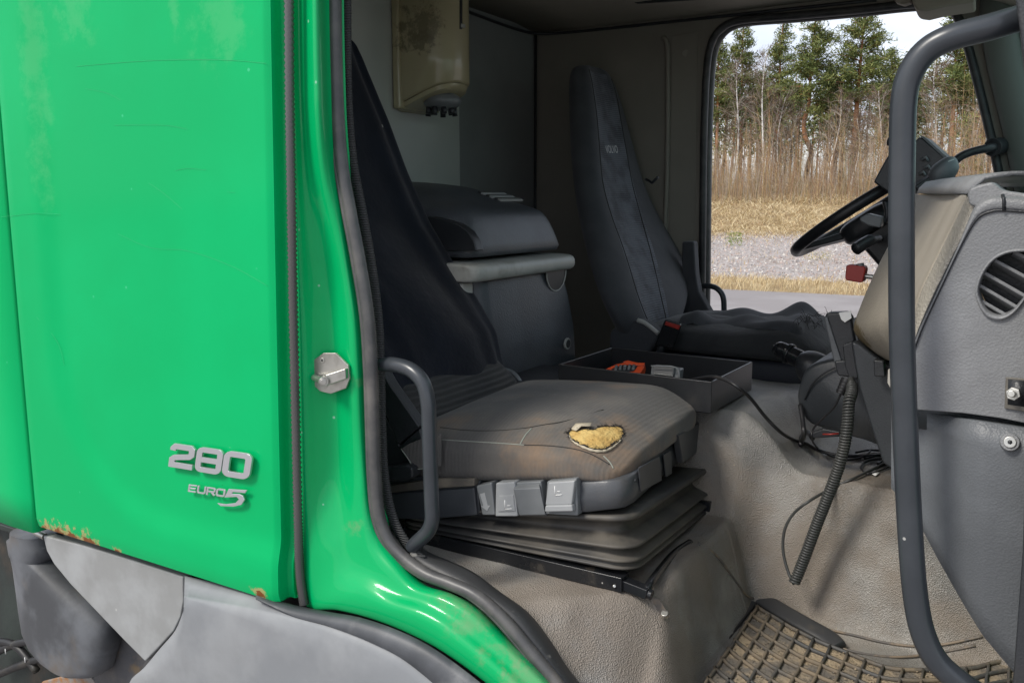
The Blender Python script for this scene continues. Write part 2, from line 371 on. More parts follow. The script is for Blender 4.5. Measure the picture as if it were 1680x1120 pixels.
# rear side panel with a shallow pressed recess
x0, x1, z0 = -2.1, -1.262, 1.305
xe = lambda z: lerp(-1.276, -1.243, (z - 1.304) / 1.14)          # front edge leans a little
xs = [0, .008, .02] + [.02 + .96 * i / 44 for i in range(1, 45)] + [.988, .996, 1.0]
zs = [z0 + (2.62 - z0) * (0 if i == 0 else i / 70) for i in range(71)]
def recess(x, z):
    r = .36; qx, qz = (-1.955 - x) + r, (1.405 - z) + r
    d = math.hypot(max(qx, 0), max(qz, 0)) - r + min(max(qx, qz), 0)
    return sstep(-.035, .035, -d)
rows = []
for z in zs:
    row = []
    for s in xs:
        x = lerp(x0, xe(z), s)
        y = -.004 + .011 * recess(x, z) + .004 * (z - 1.9) ** 2
        e = min((x - x0), (xe(z) - x)); y += .006 * (1 - sstep(0, .012, e))
        y += .005 * (1 - sstep(0, .02, z - z0))
        row.append(V(x, y, z))
    row = [row[0] + V(.002, .030, 0)] + row + [row[-1] + V(.001, .010, 0), row[-1] + V(0.0, .024, 0), row[-1] + V(.003, .027, 0), row[-1] + V(.014, .028, 0), row[-1] + V(.016, .034, 0)]
    rows.append(row)
rows.insert(0, [p + V(0, .028, .001) if 0 < i < len(rows[0]) - 5 else p + V(0, .0, .001) for i, p in enumerate(rows[0])])
loft('rear_side_panel', rows, paint, cab, closed=False, caps=False, sharp=50, solid=.0015, soff=-1)
# the panel behind it, beyond the shut line
rr = []
for z in [1.285 + i * .09 for i in range(16)]:
    rr.append([V(-2.106, .03, z), V(-2.107, .004, z), V(-2.112, -.002, z), V(-2.2, -.004, z), V(-2.3, .0, z), V(-2.36, .02, z), V(-2.39, .06, z), V(-2.40, .2, z), V(-2.40, .6, z)])
loft('rear_corner_panel', rr, paint, cab, closed=False, caps=False, sharp=50, solid=.002)
# back and far side of the cab shell (outside)
box('rear_wall_shell', (-2.2, 1.28, 2.1), (.36, 1.9, 1.5), paint, cab, bevel=.02)

# door frame: rows from the trim strip (left) to the seal (right)
L = [(473, -45), (474, 40), (475, 120), (477, 200), (479, 290), (481, 380), (483, 460), (486, 560), (488, 660), (490, 760), (493, 850), (496, 925), (500, 996), (548, 1002), (590, 1011), (632, 1025), (672, 1042), (715, 1064), (760, 1094), (806, 1130), (850, 1172)]
S = [(537, -45), (538, 40), (540, 120), (543, 200), (550, 280), (563, 355), (575, 425), (589, 515), (595, 600), (599, 690), (605, 780), (611, 840), (627, 883), (656, 920), (690, 955), (741, 972), (783, 998), (825, 1040), (864, 1078), (905, 1120), (945, 1168)]
prof_s = [0, .04, .12, .22, .33, .45, .56, .66, .76, .86, .94, 1.0]
top_y = [.044, .034, .036, .050, .054, .044, .034, .030, .034, .052, .066, .074]
mid_y = [.044, .036, .040, .054, .066, .079, .086, .086, .080, .077, .082, .098]
arc_y = [.034, .030, .026, .024, .024, .027, .038, .047, .050, .054, .066, .082]
rows = []
NR = 7
Lc, Sc_ = crom([V(a, b, 0) for a, b in L], NR), crom([V(a, b, 0) for a, b in S], NR)
for i, (a, b) in enumerate(zip(Lc, Sc_)):
    v = b.y
    w1 = sstep(150, 470, v); w2 = sstep(720, 960, v)
    row = []
    for s, ty, my, ay in zip(prof_s, top_y, mid_y, arc_y):
        y = lerp(lerp(ty, my, w1), ay, w2)
        row.append(P(lerp(a.x, b.x, s), lerp(a.y, b.y, s), y=y))
    row = [row[0] + V(-.002, .03, 0)] + row + [row[-1] + (V(.012, .03, 0.004) if v < 860 else V(0, .03, -.02))]
    rows.append(row)
frame_vs, frame_fs = loftg(rows, False, False)
mesh('door_frame', frame_vs, frame_fs, paint_frame, cab, sub=1)
frame_bvh = BVHTree.FromPolygons(frame_vs, frame_fs)
def hit(bvh, u, v):
    r = bvh.ray_cast(CAM_LOC, ray(u, v).normalized())
    return r[0], r[1]

# ribbed edge trim between panel and frame
path = [P(u, v, y=.022) for u, v in ((474, -40), (475, 150), (478, 330), (481, 500), (485, 680), (489, 850), (492, 940), (499, 991))]
path = crom(path, 44)
rings = []
fr = frames(path)
for i, (p, a, b) in enumerate(fr):
    r = (.0096 if i % 2 else .0072)
    rings.append([p + a * math.cos(2 * math.pi * j / 12) * r + b * math.sin(2 * math.pi * j / 12) * r for j in range(12)])
loft('ribbed_edge_trim', rings, M('ribbed_trim_rubber', (.075, .073, .07), .27, bump=(('noise', 300, .1, .001),), spec=.7), cab)
# main door seal and its ribbed inner lip
sp = [(549, -45), (550, 60), (553, 170), (560, 265), (574, 345), (589, 425), (603, 515), (609, 600), (612, 690), (615, 780), (623, 850), (645, 897), (693, 938), (741, 958), (780, 976), (822, 1012), (870, 1068), (909, 1116), (945, 1165)]
path = crom([P(u, v, y=.088) for u, v in sp], 8)
tube('door_seal', path, .0125, seal_m, cab, n=14)
tube('door_seal_bead', [p + V(.001, -.006, .0) + V(-.010, 0, -.004) for p in path], .005, seal_m, cab, n=8)
ip = [(567, -45), (567, 60), (569, 170), (577, 265), (592, 345), (606, 425), (618, 515), (622, 600), (624, 690), (629, 780), (644, 850), (668, 893), (697, 920)]
path = crom([P(u, v, y=.118) for u, v in ip], 8)
rings = []
for i, p in enumerate(path):
    t = (path[min(i + 1, len(path) - 1)] - path[max(i - 1, 0)]).normalized(); a = V(1, -.25, 0); a = (a - t * a.dot(t)).normalized(); b = t.cross(a)
    rings.append([p + a * math.cos(2 * math.pi * j / 12) * .016 + b * math.sin(2 * math.pi * j / 12) * .007 for j in range(12)])
loft('ribbed_seal_lip', rings, trim_rib, cab)
# dark scuffed sill trim over the wheel arch
o_ = [(672, 898), (690, 918), (741, 949), (783, 967), (838, 1008), (870, 1046), (902, 1088), (925, 1118), (960, 1170)]
i_ = [(694, 888), (703, 899), (774, 929), (822, 965), (870, 1000), (909, 1051), (930, 1085), (950, 1112), (985, 1160)]
rows = []
for a, b in zip(crom([V(*q, 0) for q in o_], 5), crom([V(*q, 0) for q in i_], 5)):
    pa, pm, pb = P(a.x, a.y, y=.10), P(lerp(a.x, b.x, .45), lerp(a.y, b.y, .45), y=.118), P(b.x, b.y, y=.155)
    rows.append([pa + V(0, 0, -.03), pa, pm, pb, pb + V(0, .004, -.03)])
loft('sill_trim', rows, M('scuffed_sill_plastic', (.036, .037, .038), .5, dirt=(.30, .29, .26), ds=16, dlo=.6, dhi=.72, dm=.7, drough=.85, bump=(('noise', 60, .3, .002),), stretch=(1, 1, 3)), cab, closed=False, caps=False, sub=1, solid=.002)

# door striker on the frame
c, nrm = hit(frame_bvh, 541, 611)
nrm = -nrm if nrm.dot(CAM_LOC - c) < 0 else nrm
nrm = V(.15, -.98, .0).normalized(); c = c + nrm * .014
def onp(u, v, off=0):     # plate plane
    d = ray(u, v); t = (c - CAM_LOC).dot(nrm) / d.dot(nrm); return CAM_LOC + d * t + nrm * off
pl = [(508, 603), (514, 592), (533, 578), (553, 578), (574, 598), (576, 620), (570, 636), (545, 645), (528, 641), (511, 626)]
st = prism('striker_plate', [onp(u, v, .0) for u, v in pl], nrm * .006, zinc, cab, bevel=.0012)
for u, v in ((532, 590), (536, 631)):
    cyl('bolt', onp(u, v, .0062), onp(u, v, .0075), .0055, zinc, st); cyl('bolt_recess', onp(u, v, .0076), onp(u, v, .008), .0022, blk_pl, st, bevel=0, n=6)
a = onp(521, 617, .012); b_ = onp(545, 620, .030)
cyl('striker_pin', a, b_, .0062, zinc, st); cyl('striker_collar', onp(542, 619.5, .026), onp(549, 620.5, .036), .0095, zinc, st)
cyl('bolt', onp(548, 620.5, .036), onp(549, 620.6, .038), .006, zinc, st)
hexa('striker_arm', [onp(546, 611, .006), onp(574, 602, .006), onp(575, 619, .006), onp(548, 629, .006)], [onp(546, 611, .026), onp(574, 602, .016), onp(575, 619, .016), onp(548, 629, .026)], zinc, st, bevel=.002)

# ---- badge: 280 and EURO 5
def badge_map(uA, vA, uB, vB, uT, vT, slant=.0):
    A, Bp, T = P(uA, vA, y=-.001), P(uB, vB, y=-.001), P(uT, vT, y=-.001)
    ex = (Bp - A); ez = T - A
    return lambda x, y, d: A + ex * x + ez * y + V(0, -d, 0)
def rloop(x0, y0, x1, y1, r, n=5, ch=1.0):
    pts = []
    for cx, cy, a0 in ((x1 - r, y1 - r * ch, 0), (x0 + r, y1 - r * ch, 90), (x0 + r, y0 + r * ch, 180), (x1 - r, y0 + r * ch, 270)):
        for k in range(n + 1):
            a = R(a0 + 90 * k / n); pts.append((cx + r * math.cos(a), cy + r * ch * math.sin(a)))
    return pts
def glyph(name, strokes, to3, wd, th, mat, parent):
    b = B()
    for k, (pts, closed) in enumerate(strokes): stroke_solid(b, [Vector(p) for p in pts], wd, lambda x, y, d, k=k: to3(x, y, d * (1 - .06 * k)), th, closed)
    return b.build(name, mat, parent, bevel=.0012, smooth=True)
A3 = badge_map(278, 764, 411, 786, 283, 725)
W_ = 3.05
def sub3(off):      # a metric frame: letter cell 1.0 wide, height 1.0 (true aspect about 0.8)
    return lambda x, y, d: A3((off + x) / W_, y, d)
wd = .235
dig2 = [([(.12, .70), (.13, .80), (.20, .88), (.78, .88), (.86, .80), (.86, .60), (.78, .52), (.22, .42), (.13, .34), (.13, .115), (.95, .115)], False)]
dig8 = [(rloop(.13, .10, .90, .90, .13), True), ([(.14, .50), (.89, .50)], False)]
dig0 = [(rloop(.13, .10, .90, .90, .15), True)]
bd = glyph('badge_digit', dig2, sub3(0), wd * .95, .005, chrome, cab)
glyph('badge_digit', dig8, sub3(1.02), wd * .88, .005, chrome, cab)
glyph('badge_digit', dig0, sub3(2.04), wd * .95, .005, chrome, cab)
E3 = badge_map(309, 806, 370, 815, 311, 793)
def subE(off): return lambda x, y, d: E3((off + x) / 4.15, y, d)
glyph('badge_letter', [([(.95, .88), (.12, .88), (.12, .12), (.92, .12)], False), ([(.12, .5), (.85, .5)], False)], subE(0), .2, .003, chrome, cab)
glyph('badge_letter', [([(.1, .98), (.1, .22), (.2, .12), (.78, .12), (.88, .22), (.88, .98)], False)], subE(1.05), .2, .003, chrome, cab)
glyph('badge_letter', [([(.1, .0), (.1, .88), (.78, .88), (.88, .78), (.88, .55), (.78, .45), (.2, .45)], False), ([(.5, .45), (.92, .02)], False)], subE(2.1), .2, .003, chrome, cab)
glyph('badge_letter', [(rloop(.1, .12, .9, .88, .16), True)], subE(3.15), .2, .003, chrome, cab)
b5 = [(407, 803), (377, 801), (370, 815), (390, 814), (394, 818), (388, 824), (372, 826), (358, 824), (364, 829), (385, 830), (398, 827), (403, 819), (400, 812), (393, 809), (382, 809), (384, 806), (404, 808)]
prism('badge_digit', [P(u, v, y=-.001) for u, v in b5], V(0, -.0035, 0), chrome, cab, bevel=.0008)

# ---- mudguards and things under the panel
edge = [(303, 944), (360, 957), (420, 973), (480, 991), (540, 1003), (590, 1012), (645, 1030), (700, 1056), (756, 1094), (806, 1135), (850, 1180)]
cre = [(302, 975), (355, 985), (420, 997), (484, 1013), (530, 1026), (575, 1043), (613, 1060), (651, 1080), (690, 1110), (722, 1140), (750, 1180)]
bot = [(301, 1000), (288, 1033), (262, 1064), (236, 1095), (212, 1120), (212, 1170), (240, 1210), (300, 1240), (420, 1260), (560, 1270), (680, 1280)]
rows = []
for e, c_, b in zip(crom([V(*q, 0) for q in edge], 4), crom([V(*q, 0) for q in cre], 4), crom([V(*q, 0) for q in bot], 4)):
    row = [P(e.x, e.y, y=.045), P(e.x, e.y, y=.016), P(lerp(e.x, c_.x, .5), lerp(e.y, c_.y, .5), y=.002), P(c_.x, c_.y, y=-.012), P(lerp(c_.x, b.x, .04), lerp(c_.y, b.y, .04), y=-.018)]
    for s in (.2, .4, .6, .8, 1.0): row.append(P(lerp(c_.x, b.x, s), lerp(c_.y, b.y, s), y=-.018 - .012 * math.sin(s * math.pi / 2)))
    row.append(row[-1] + V(0, .03, 0)); rows.append(row)
loft('front_mudguard', rows, grey_pl, cab, closed=False, caps=False, solid=.004)
rows = []
for a, b in zip(crom([V(*q, 0) for q in edge[2:]], 4), crom([V(*q, 0) for q in ([(420, 981)] + cre[3:])], 4)):
    rows.append([P(a.x, a.y, y=.012), P(lerp(a.x, b.x, .3), lerp(a.y, b.y, .3), y=.001), P(lerp(a.x, b.x, .9), lerp(a.y, b.y, .9), y=-.013)])
loft('mudguard_lip', rows, fend_dark, cab, closed=False, caps=False, solid=.003)
tri = [(70, 878), (130, 893), (200, 914), (300, 946), (301, 985), (296, 1012), (285, 1035), (262, 1060), (238, 1085), (205, 1052), (160, 1005), (115, 958), (88, 925), (76, 903)]
prism('rear_mudguard', [P(u, v, y=.022) for u, v in tri], V(0, .025, 0), M('pale_mudguard_plastic', (.26, .265, .26), .6, col2=(.33, .34, .34), cs=7, dirt=(.15, .15, .14), ds=5, dlo=.45, dhi=.8, dm=.5, bump=(('noise', 40, .2, .003),), spots=(22, .95, (.65, .64, .6))), cab, bevel=.004)
tri2 = [(236, 1088), (302, 1012), (306, 985), (306, 950), (330, 955), (330, 1010), (260, 1120), (215, 1140)]
prism('mudguard_gap_liner', [P(u, v, y=.055) for u, v in tri2], V(0, .01, 0), rubber, cab, bevel=0)
# moulded air duct hanging behind the mudguard
sec = [(868, 34, 76, .0), (882, 33, 78, .0), (884, 27, 80, .0), (905, 31, 80, 0), (908, 34, 78, 0), (940, 35, 120, .0), (985, 38, 168, .0), (1020, 42, 178, 0), (1050, 48, 170, 0), (1070, 58, 166, 0), (1082, 74, 158, 0), (1088, 96, 146, 0), (1090, 110, 136, 0)]
rings = []
for v, ul, ur, _ in sec:
    a, b = P(ul, v, y=.16), P(ur, v, y=.16); cc = (a + b) / 2; hx = (b - a).length / 2; hy = min(.06, hx * 1.0 + .01); cc.x += hy * .25
    rings.append([cc + V(math.copysign(abs(math.cos(t)) ** .75, math.cos(t)) * hx, math.copysign(abs(math.sin(t)) ** .75, math.sin(t)) * hy, 0) for t in [2 * math.pi * j / 28 for j in range(28)]])
loft('air_duct', rings, duct_m, cab, sharp=50)
sec = [(940, 120, 235), (1000, 140, 245), (1040, 160, 262), (1080, 166, 275), (1150, 160, 275)]
rings = []
for v, ul, ur in sec:
    a, b = P(ul, v, y=.26), P(ur, v, y=.26); cc = (a + b) / 2; hx = (b - a).length / 2
    rings.append([cc + V(math.cos(t) * hx, math.sin(t) * .07, 0) for t in [2 * math.pi * j / 24 for j in range(24)]])
loft('duct_elbow', rings, M('gritty_black_plastic', (.08, .08, .085), .7, col2=(.13, .12, .11), cs=9, dirt=(.2, .14, .07), ds=12, dlo=.5, dhi=.7, bump=(('noise', 80, .5, .004),)), cab)
hexa('rusty_bracket', [P(68, 1118, y=.20), P(140, 1100, y=.20), P(158, 1122, y=.20), P(66, 1150, y=.20)], [p + V(0, .012, 0) for p in (P(68, 1118, y=.20), P(140, 1100, y=.20), P(158, 1122, y=.20), P(66, 1150, y=.20))], M('rusty_plate', (.25, .23, .21), .8, col2=(.30, .14, .05), cs=30, bump=(('noise', 80, .4, .003),)), cab)
cyl('fastener', P(58, 872, y=.12), P(74, 880, y=.12), .009, zinc, cab)
# chassis side behind the duct
chas_m = M('dark_green_chassis', (.022, .032, .027), .6, col2=(.012, .015, .014), cs=4, dirt=(.06, .045, .03), ds=4, dlo=.5, dhi=.7, bump=(('noise', 40, .4, .004),))
box('chassis_panel', (-2.75, .55, 1.16), (1.0, .05, .30), chas_m, cab, bevel=.01)
box('chassis_rail', (-2.95, .50, .93), (1.2, .1, .12), chas_m, cab, bevel=.01)
box('chassis_rail', (-2.2, .9, .85), (2.4, .1, .22), gloss_blk, cab, bevel=.01)
box('chassis_step', (-2.75, .44, 1.035), (1.0, .2, .02), chas_m, cab, bevel=.004)
box('engine_undertray', (-1.2, 1.1, 1.02), (2.3, 1.9, .04), rubber, cab, bevel=.01)

# front wheel in the arch, partly behind the duct
wc = V(-1.22, .34, .47)
wheel = cyl('wheel', wc + V(0, -.02, 0), wc + V(0, .1, 0), .12, grey_pl, cab, n=32)
prof = [(-.15, .30), (-.15, .42), (-.145, .46), (-.12, .485), (-.09, .49), (-.088, .478), (-.07, .478), (-.068, .492), (-.02, .493), (-.018, .478), (.018, .478), (.02, .493), (.068, .492), (.07, .478), (.088, .478), (.09, .49), (.12, .485), (.145, .46), (.15, .42), (.15, .30)]
n = 72
rings = [[wc + V(math.cos(2 * math.pi * j / n) * r, yy, math.sin(2 * math.pi * j / n) * r) for yy, r in prof] for j in range(n)]
vs = [p for r in rings for p in r]; k = len(prof); fs = [(i * k + j, i * k + j + 1, ((i + 1) % n) * k + j + 1, ((i + 1) % n) * k + j) for i in range(n) for j in range(k - 1)]
mesh('tyre', vs, fs, rubber, wheel, sharp=40)
b = B()
for j in range(60):
    a = 2 * math.pi * j / 60; c_ = wc + V(math.cos(a) * .492, -.11, math.sin(a) * .492)
    b.add(*boxg(c_, (.012, .07, .02), Matrix.Rotation(-a, 3, 'Y')))
b.build('tread_blocks', rubber, wheel)
rim = mesh('rim', *loftg([[wc + V(math.cos(2 * math.pi * j / 48) * r, yy, math.sin(2 * math.pi * j / 48) * r) for j in range(48)] for yy, r in ((-.13, .30), (-.12, .28), (-.05, .26), (-.03, .16), (-.1, .14), (-.1, .01))]), grey_pl, wheel, sharp=40)

# dark stuff behind the duct: frame side, splash wall and air hoses
box('splash_wall', (-2.72, .43, .64), (1.75, .03, 1.28), chas_m, cab, bevel=.01)
hose_m = M('black_air_hose', (.012, .012, .013), .5, dirt=(.05, .045, .035), ds=9)
for pts in ([(-30, 1085), (10, 1062), (50, 1052), (100, 1062), (150, 1090)], [(-30, 1118), (30, 1092), (80, 1078), (130, 1082), (190, 1110)], [(-30, 1060), (0, 1052), (30, 1062), (60, 1100)]):
    tube('air_hose', [P(u, v, y=.34) for u, v in pts], .013, hose_m, cab, n=10, sm=6)
for u, v in ((9, 1068), (41, 1082)): box('hose_tie', P(u, v, y=.325), (.003, .002, .018), white_pl, cab, bevel=0)

scr = M('scratch_in_paint', (.03, .50, .19), .5)
for pts in ([(118, 108), (230, 99), (350, 97), (430, 103)], [(186, 384), (240, 407), (300, 412), (372, 437), (432, 470)], [(2, 356), (60, 350), (92, 352)], [(132, 145), (166, 152), (190, 164)], [(236, 300), (262, 318), (292, 344)], [(180, 205), (260, 205), (300, 212)], [(365, 315), (378, 316)], [(280, 280), (300, 276), (330, 279)], [(60, 520), (90, 560), (100, 600)]):
    tube('scratch', [P(u, v, y=-.0045) + V(0, .011 * recess(P(u, v, y=0).x, P(u, v, y=0).z) + .004 * (P(u, v, y=0).z - 1.9) ** 2, 0) for u, v in pts], .00028, scr, cab, n=4, sm=8)
# ================================================================== CAB INSIDE SHELL
# rear wall: near sheet, far sheet with its angled face's shade painted darker, joint between
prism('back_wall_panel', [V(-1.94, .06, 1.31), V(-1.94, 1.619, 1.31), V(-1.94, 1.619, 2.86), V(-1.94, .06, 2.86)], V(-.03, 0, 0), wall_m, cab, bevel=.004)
prism('back_wall_panel', [V(-1.943, 1.622, 1.31), V(-1.922, 2.16, 1.31), V(-1.922, 2.16, 2.86), V(-1.943, 1.622, 2.86)], V(-.03, 0, 0), M('shade_toned_cab_wall', (.21, .22, .215), .62, col2=(.24, .25, .245), cs=2.5, bump=(('noise', 260, .15, .001),)), cab, bevel=.004)
tube('corner_joint', [V(-1.912, 2.132, 1.0), V(-1.912, 2.132, 2.77)], .006, blk_pl, cab, n=8)
# far side wall with its door opening
C_ = [(1154, 1000), (1153, 800), (1152, 620), (1152, 540), (1153, 450), (1154, 350), (1155, 260), (1157, 180), (1160, 120), (1165, 82), (1175, 58), (1194, 41), (1225, 33), (1300, 27), (1400, 18), (1480, 9), (1530, 6), (1556, 10), (1572, 30), (1586, 70), (1600, 120), (1620, 200), (1640, 290), (1652, 360), (1664, 450), (1672, 560), (1676, 800)]
cont = [P(u, v, y=2.15) for u, v in C_]
for p in cont: p.z = max(p.z, 1.0)
poly = [V(-1.93, 2.15, 1.0), V(-1.93, 2.15, 2.9), V(.0, 2.15, 2.9), V(-.17, 2.15, 2.66), V(-.06, 2.15, 2.30), V(.06, 2.15, 2.05), V(.4, 2.15, 2.0), V(.4, 2.15, 1.0)] + cont[::-1][1:] 
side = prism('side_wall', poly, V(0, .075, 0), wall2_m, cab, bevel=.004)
# pressed vertical bead in the side wall and a screw cap
tube('wall_bead', [P(1088, 62, y=2.15), P(1094, 72, y=2.146), P(1096, 120, y=2.146), P(1094, 300, y=2.146), P(1088, 420, y=2.15)], .010, wall2_m, cab, n=10, sm=6)
cyl('screw_cap', P(1125, 88, y=2.15), P(1125, 88, y=2.145), .014, wall2_m, cab)
tube('wall_hook', [P(1060, 294, y=1.9), P(1070, 300, y=1.88), P(1079, 291, y=1.86)], .005, blk_pl, cab, n=8)
ring = crom([p + V(0, -.006, 0) for p in cont[:-1]], 6)
tube('far_door_seal', ring, .014, rubber, cab, n=12)
tube('far_door_seal_lip', [p + V(0, .05, 0) for p in ring], .016, seal_m, cab, n=10)
# shallow window-side trim strip left of the opening
prism('far_pillar_trim', [P(1103, 60, y=2.15), P(1145, 52, y=2.15), P(1140, 420, y=2.15), P(1098, 420, y=2.15)], V(0, -.003, 0), wall2_m, cab, bevel=.0015)
# roof: centre plane with a curved far edge, header and visor
rows = []
for x in (-1.96, -1.7, -1.2, -.7, -.35, -.12):
    zz = 2.776 if x < -1 else lerp(2.776, 2.80, (x + 1) / .88)
    rows.append([V(x, .02, zz - .06), V(x, .06, zz - .012), V(x, .14, zz + .008), V(x, .6, zz + .03), V(x, 1.3, zz + .03), V(x, 2.0, zz + .01), V(x, 2.12, zz - .004), V(x, 2.2, zz - .012)])
loft('roof_lining', rows, roof_m, cab, closed=False, caps=False, solid=.02, soff=1)
tube('roof_joint', [V(-1.93, .3, 2.79), V(-1.93, 1.2, 2.785), V(-1.93, 1.7, 2.773), V(-1.92, 1.95, 2.762), V(-1.88, 2.10, 2.757), V(-1.7, 2.143, 2.757), V(-1.2, 2.143, 2.757), V(-.6, 2.143, 2.757)], .006, blk_pl, cab, n=8, sm=4)
rr = [P(1040, 5, y=1.9), P(1170, -4, y=1.9), P(1172, -30, y=1.9), P(1036, -22, y=1.9)]
prism('roof_hatch_rim', rr, V(0, .03, 0), blk_pl, cab, bevel=.004)
box('roof_shell', (-1.15, 1.1, 2.90), (2.2, 2.3, .05), paint, cab, bevel=.02)
prism('windscreen_header', [V(-.13, .02, 2.86), V(-.13, .02, 2.70), V(-.17, .02, 2.68), V(-.40, .02, 2.77), V(-.40, .02, 2.86)], V(0, 2.2, 0), roof_m, cab, bevel=.01)
# sun visor hanging at the top of the windscreen
vp = [(1497, -12), (1497, 6), (1504, 17), (1520, 19), (1548, 12), (1600, 4), (1600, -20)]
prism('sun_visor', [P(u, v, y=1.75) for u, v in vp], V(-.01, .16, 0), roof_m, cab, bevel=.008)
prism('visor_bracket', [P(u, v, y=1.8) for u, v in ((1466, -5), (1469, 4), (1482, 8), (1494, 4), (1496, -8))], V(0, .04, 0), roof_m, cab, bevel=.004)
# far windscreen pillar, padded
pr = []
for z, xa, xb in ((2.80, -.30, -.20), (2.6, -.283, -.165), (2.4, -.22, -.115), (2.2, -.165, -.045), (2.05, -.13, .0), (1.9, -.11, .03)):
    pr.append([V(xa, 2.145, z), V(xa - .004, 2.115, z), V(lerp(xa, xb, .35), 2.095, z), V(lerp(xa, xb, .75), 2.095, z), V(xb, 2.115, z), V(xb + .01, 2.145, z)])
loft('far_windscreen_pillar', pr, M('green_grey_pillar_trim', (.13, .14, .125), .6, bump=(('noise', 300, .2, .001),)), cab, closed=True, sub=1)
tube('windscreen_seal', [V(-.20, 2.12, 2.78), V(-.155, 2.12, 2.6), V(-.105, 2.12, 2.4), V(-.035, 2.12, 2.2), V(.02, 2.12, 2.02)], .010, blk_pl, cab, n=8)
# near windscreen pillar and door hinge post at the right edge
prism('near_windscreen_pillar', [P(1661, -30, y=.03), P(1664, 0, y=.03), P(1672, 60, y=.03), P(1681, 150, y=.03), P(1686, 240, y=.03), V(.10, .03, 2.02), V(.12, .03, 2.5)], V(.02, .1, 0), blk_pl, cab, bevel=.006)
prism('near_hinge_post', [P(1690, 400, y=.03), P(1684, 700, y=.03), P(1678, 900, y=.03), P(1664, 1090, y=.03), P(1655, 1180, y=.03), V(.20, .03, 1.05), V(.20, .03, 2.1)], V(0, .06, 0), blk_pl, cab, bevel=.004)
# windscreen, cowl and front wall
glass = bpy.data.materials.new('windscreen_glass'); glass.use_nodes = True
gt = glass.node_tree; gt.nodes.clear()
go = gt.nodes.new('ShaderNodeOutputMaterial'); gm = gt.nodes.new('ShaderNodeMixShader'); g1 = gt.nodes.new('ShaderNodeBsdfTransparent'); g2 = gt.nodes.new('ShaderNodeBsdfGlossy')
g1.inputs['Color'].default_value = (.80, .93, .89, 1); g2.inputs['Roughness'].default_value = .02; gm.inputs['Fac'].default_value = .08
gt.links.new(g1.outputs[0], gm.inputs[1]); gt.links.new(g2.outputs[0], gm.inputs[2]); gt.links.new(gm.outputs[0], go.inputs['Surface'])
mesh('windscreen', [V(-.16, .1, 2.78), V(-.16, 2.12, 2.78), V(.16, 2.12, 2.02), V(.16, .1, 2.02)], [(0, 1, 2, 3)], glass, cab, solid=.006)
box('front_wall', (.24, 1.1, 1.5), (.12, 2.2, 1.06), paint, cab, bevel=.02)
box('rear_sill_wall', (-1.42, .12, 1.18), (.72, .04, .34), rubber, cab, bevel=.004)

# ---- floor liner: platform under the seat, foot well, engine tunnel and ledge
nz3 = lambda x, y, s, k: noise.noise(V(x * s, y * s, k))
trim_in = [P(u, v, y=.155) for u, v in ((694, 888), (703, 899), (774, 929), (822, 965), (870, 1000), (909, 1051), (930, 1085), (950, 1112), (985, 1160), (1020, 1230))]
def trim_z(x):
    for a, b in zip(trim_in, trim_in[1:]):
        if a.x <= x <= b.x: return lerp(a.z, b.z, (x - a.x) / (b.x - a.x))
    return trim_in[0].z if x < trim_in[0].x else trim_in[-1].z
def floor_z(x, y):
    xe_ = -.572 + .03 * sstep(.42, .2, y) + .010 * nz3(0, y, 9, 2)
    plat = 1.362 - .012 * sstep(.0, .25, .33 - y) - .01 * sstep(-.68, -.60, x) * sstep(.55, .3, y)
    lowz = lerp(plat, 1.15, sstep(xe_ - .040, xe_ + .034, x))
    lowz += .02 * sstep(.74, .82, y) * sstep(-.5, -.3, x)
    lowz = min(lowz, lerp(trim_z(x) - .006, lowz, sstep(.15, .15 + .02 + .9 * max(0, 1.36 - trim_z(x)), y)))
    front = 1.60 - .02 * sstep(1.1, 1.4, y)
    tun = lerp(front, 1.468, sstep(-.615 + .10 * (y - .9), -.46, x))
    tun = lerp(tun, tun + .012, sstep(-.3, .0, x))
    yw = .815 + .035 * sstep(-.6, -.35, x) * 0 + .02 * math.sin(x * 9) * .4
    hgt = (lerp(lowz, tun, sstep(yw - .045, yw + .055, y)))
    hgt = lerp(hgt, 1.2, sstep(1.36, 1.50, y))
    return hgt + .004 * nz3(x, y, 7, 5) + .0025 * nz3(x, y, 19, 1)
gx = [-1.93 + 1.2 * i / 50 for i in range(50)] + [-.73 + .95 * i / 110 for i in range(111)]
gy = [.145 + .6 * i / 60 for i in range(60)] + [.735 + .17 * i / 40 for i in range(40)] + [.905 + 1.24 * i / 60 for i in range(61)]
vs = [V(x, y, floor_z(x, y)) for y in gy for x in gx]; nx = len(gx)
fs = [(j * nx + i, j * nx + i + 1, (j + 1) * nx + i + 1, (j + 1) * nx + i) for j in range(len(gy) - 1) for i in range(nx - 1)]
floor = mesh('floor_liner', vs, fs, vinyl, cab)
floor_bvh = BVHTree.FromPolygons(vs, fs)
def onfloor(x, y, h=.0): return V(x, y, floor_z(x, y) + h)
# welt seams in the vinyl
def fl_px(pts, h=.003):
    out = []
    for u, v in pts:
        q = hit(floor_bvh, u, v)[0]
        if q is not None: out.append(q + V(0, -.3 * h, h))
    return out
seam_m = M('vinyl_welt', (.11, .10, .09), .6, dirt=(.22, .17, .12), ds=20, dlo=.45, dhi=.6)
for pts in (((1345, 1031), (1400, 1043), (1450, 1055), (1500, 1061), (1550, 1058), (1612, 1045)), ((1146, 892), (1175, 912), (1200, 945), (1222, 975), (1236, 983)), ((1345, 1050), (1400, 1070), (1470, 1079), (1540, 1072), (1600, 1060))):
    q = fl_px(pts)
    if len(q) > 2: tube('floor_seam', q, .0028, seam_m, floor, n=6, sm=6)
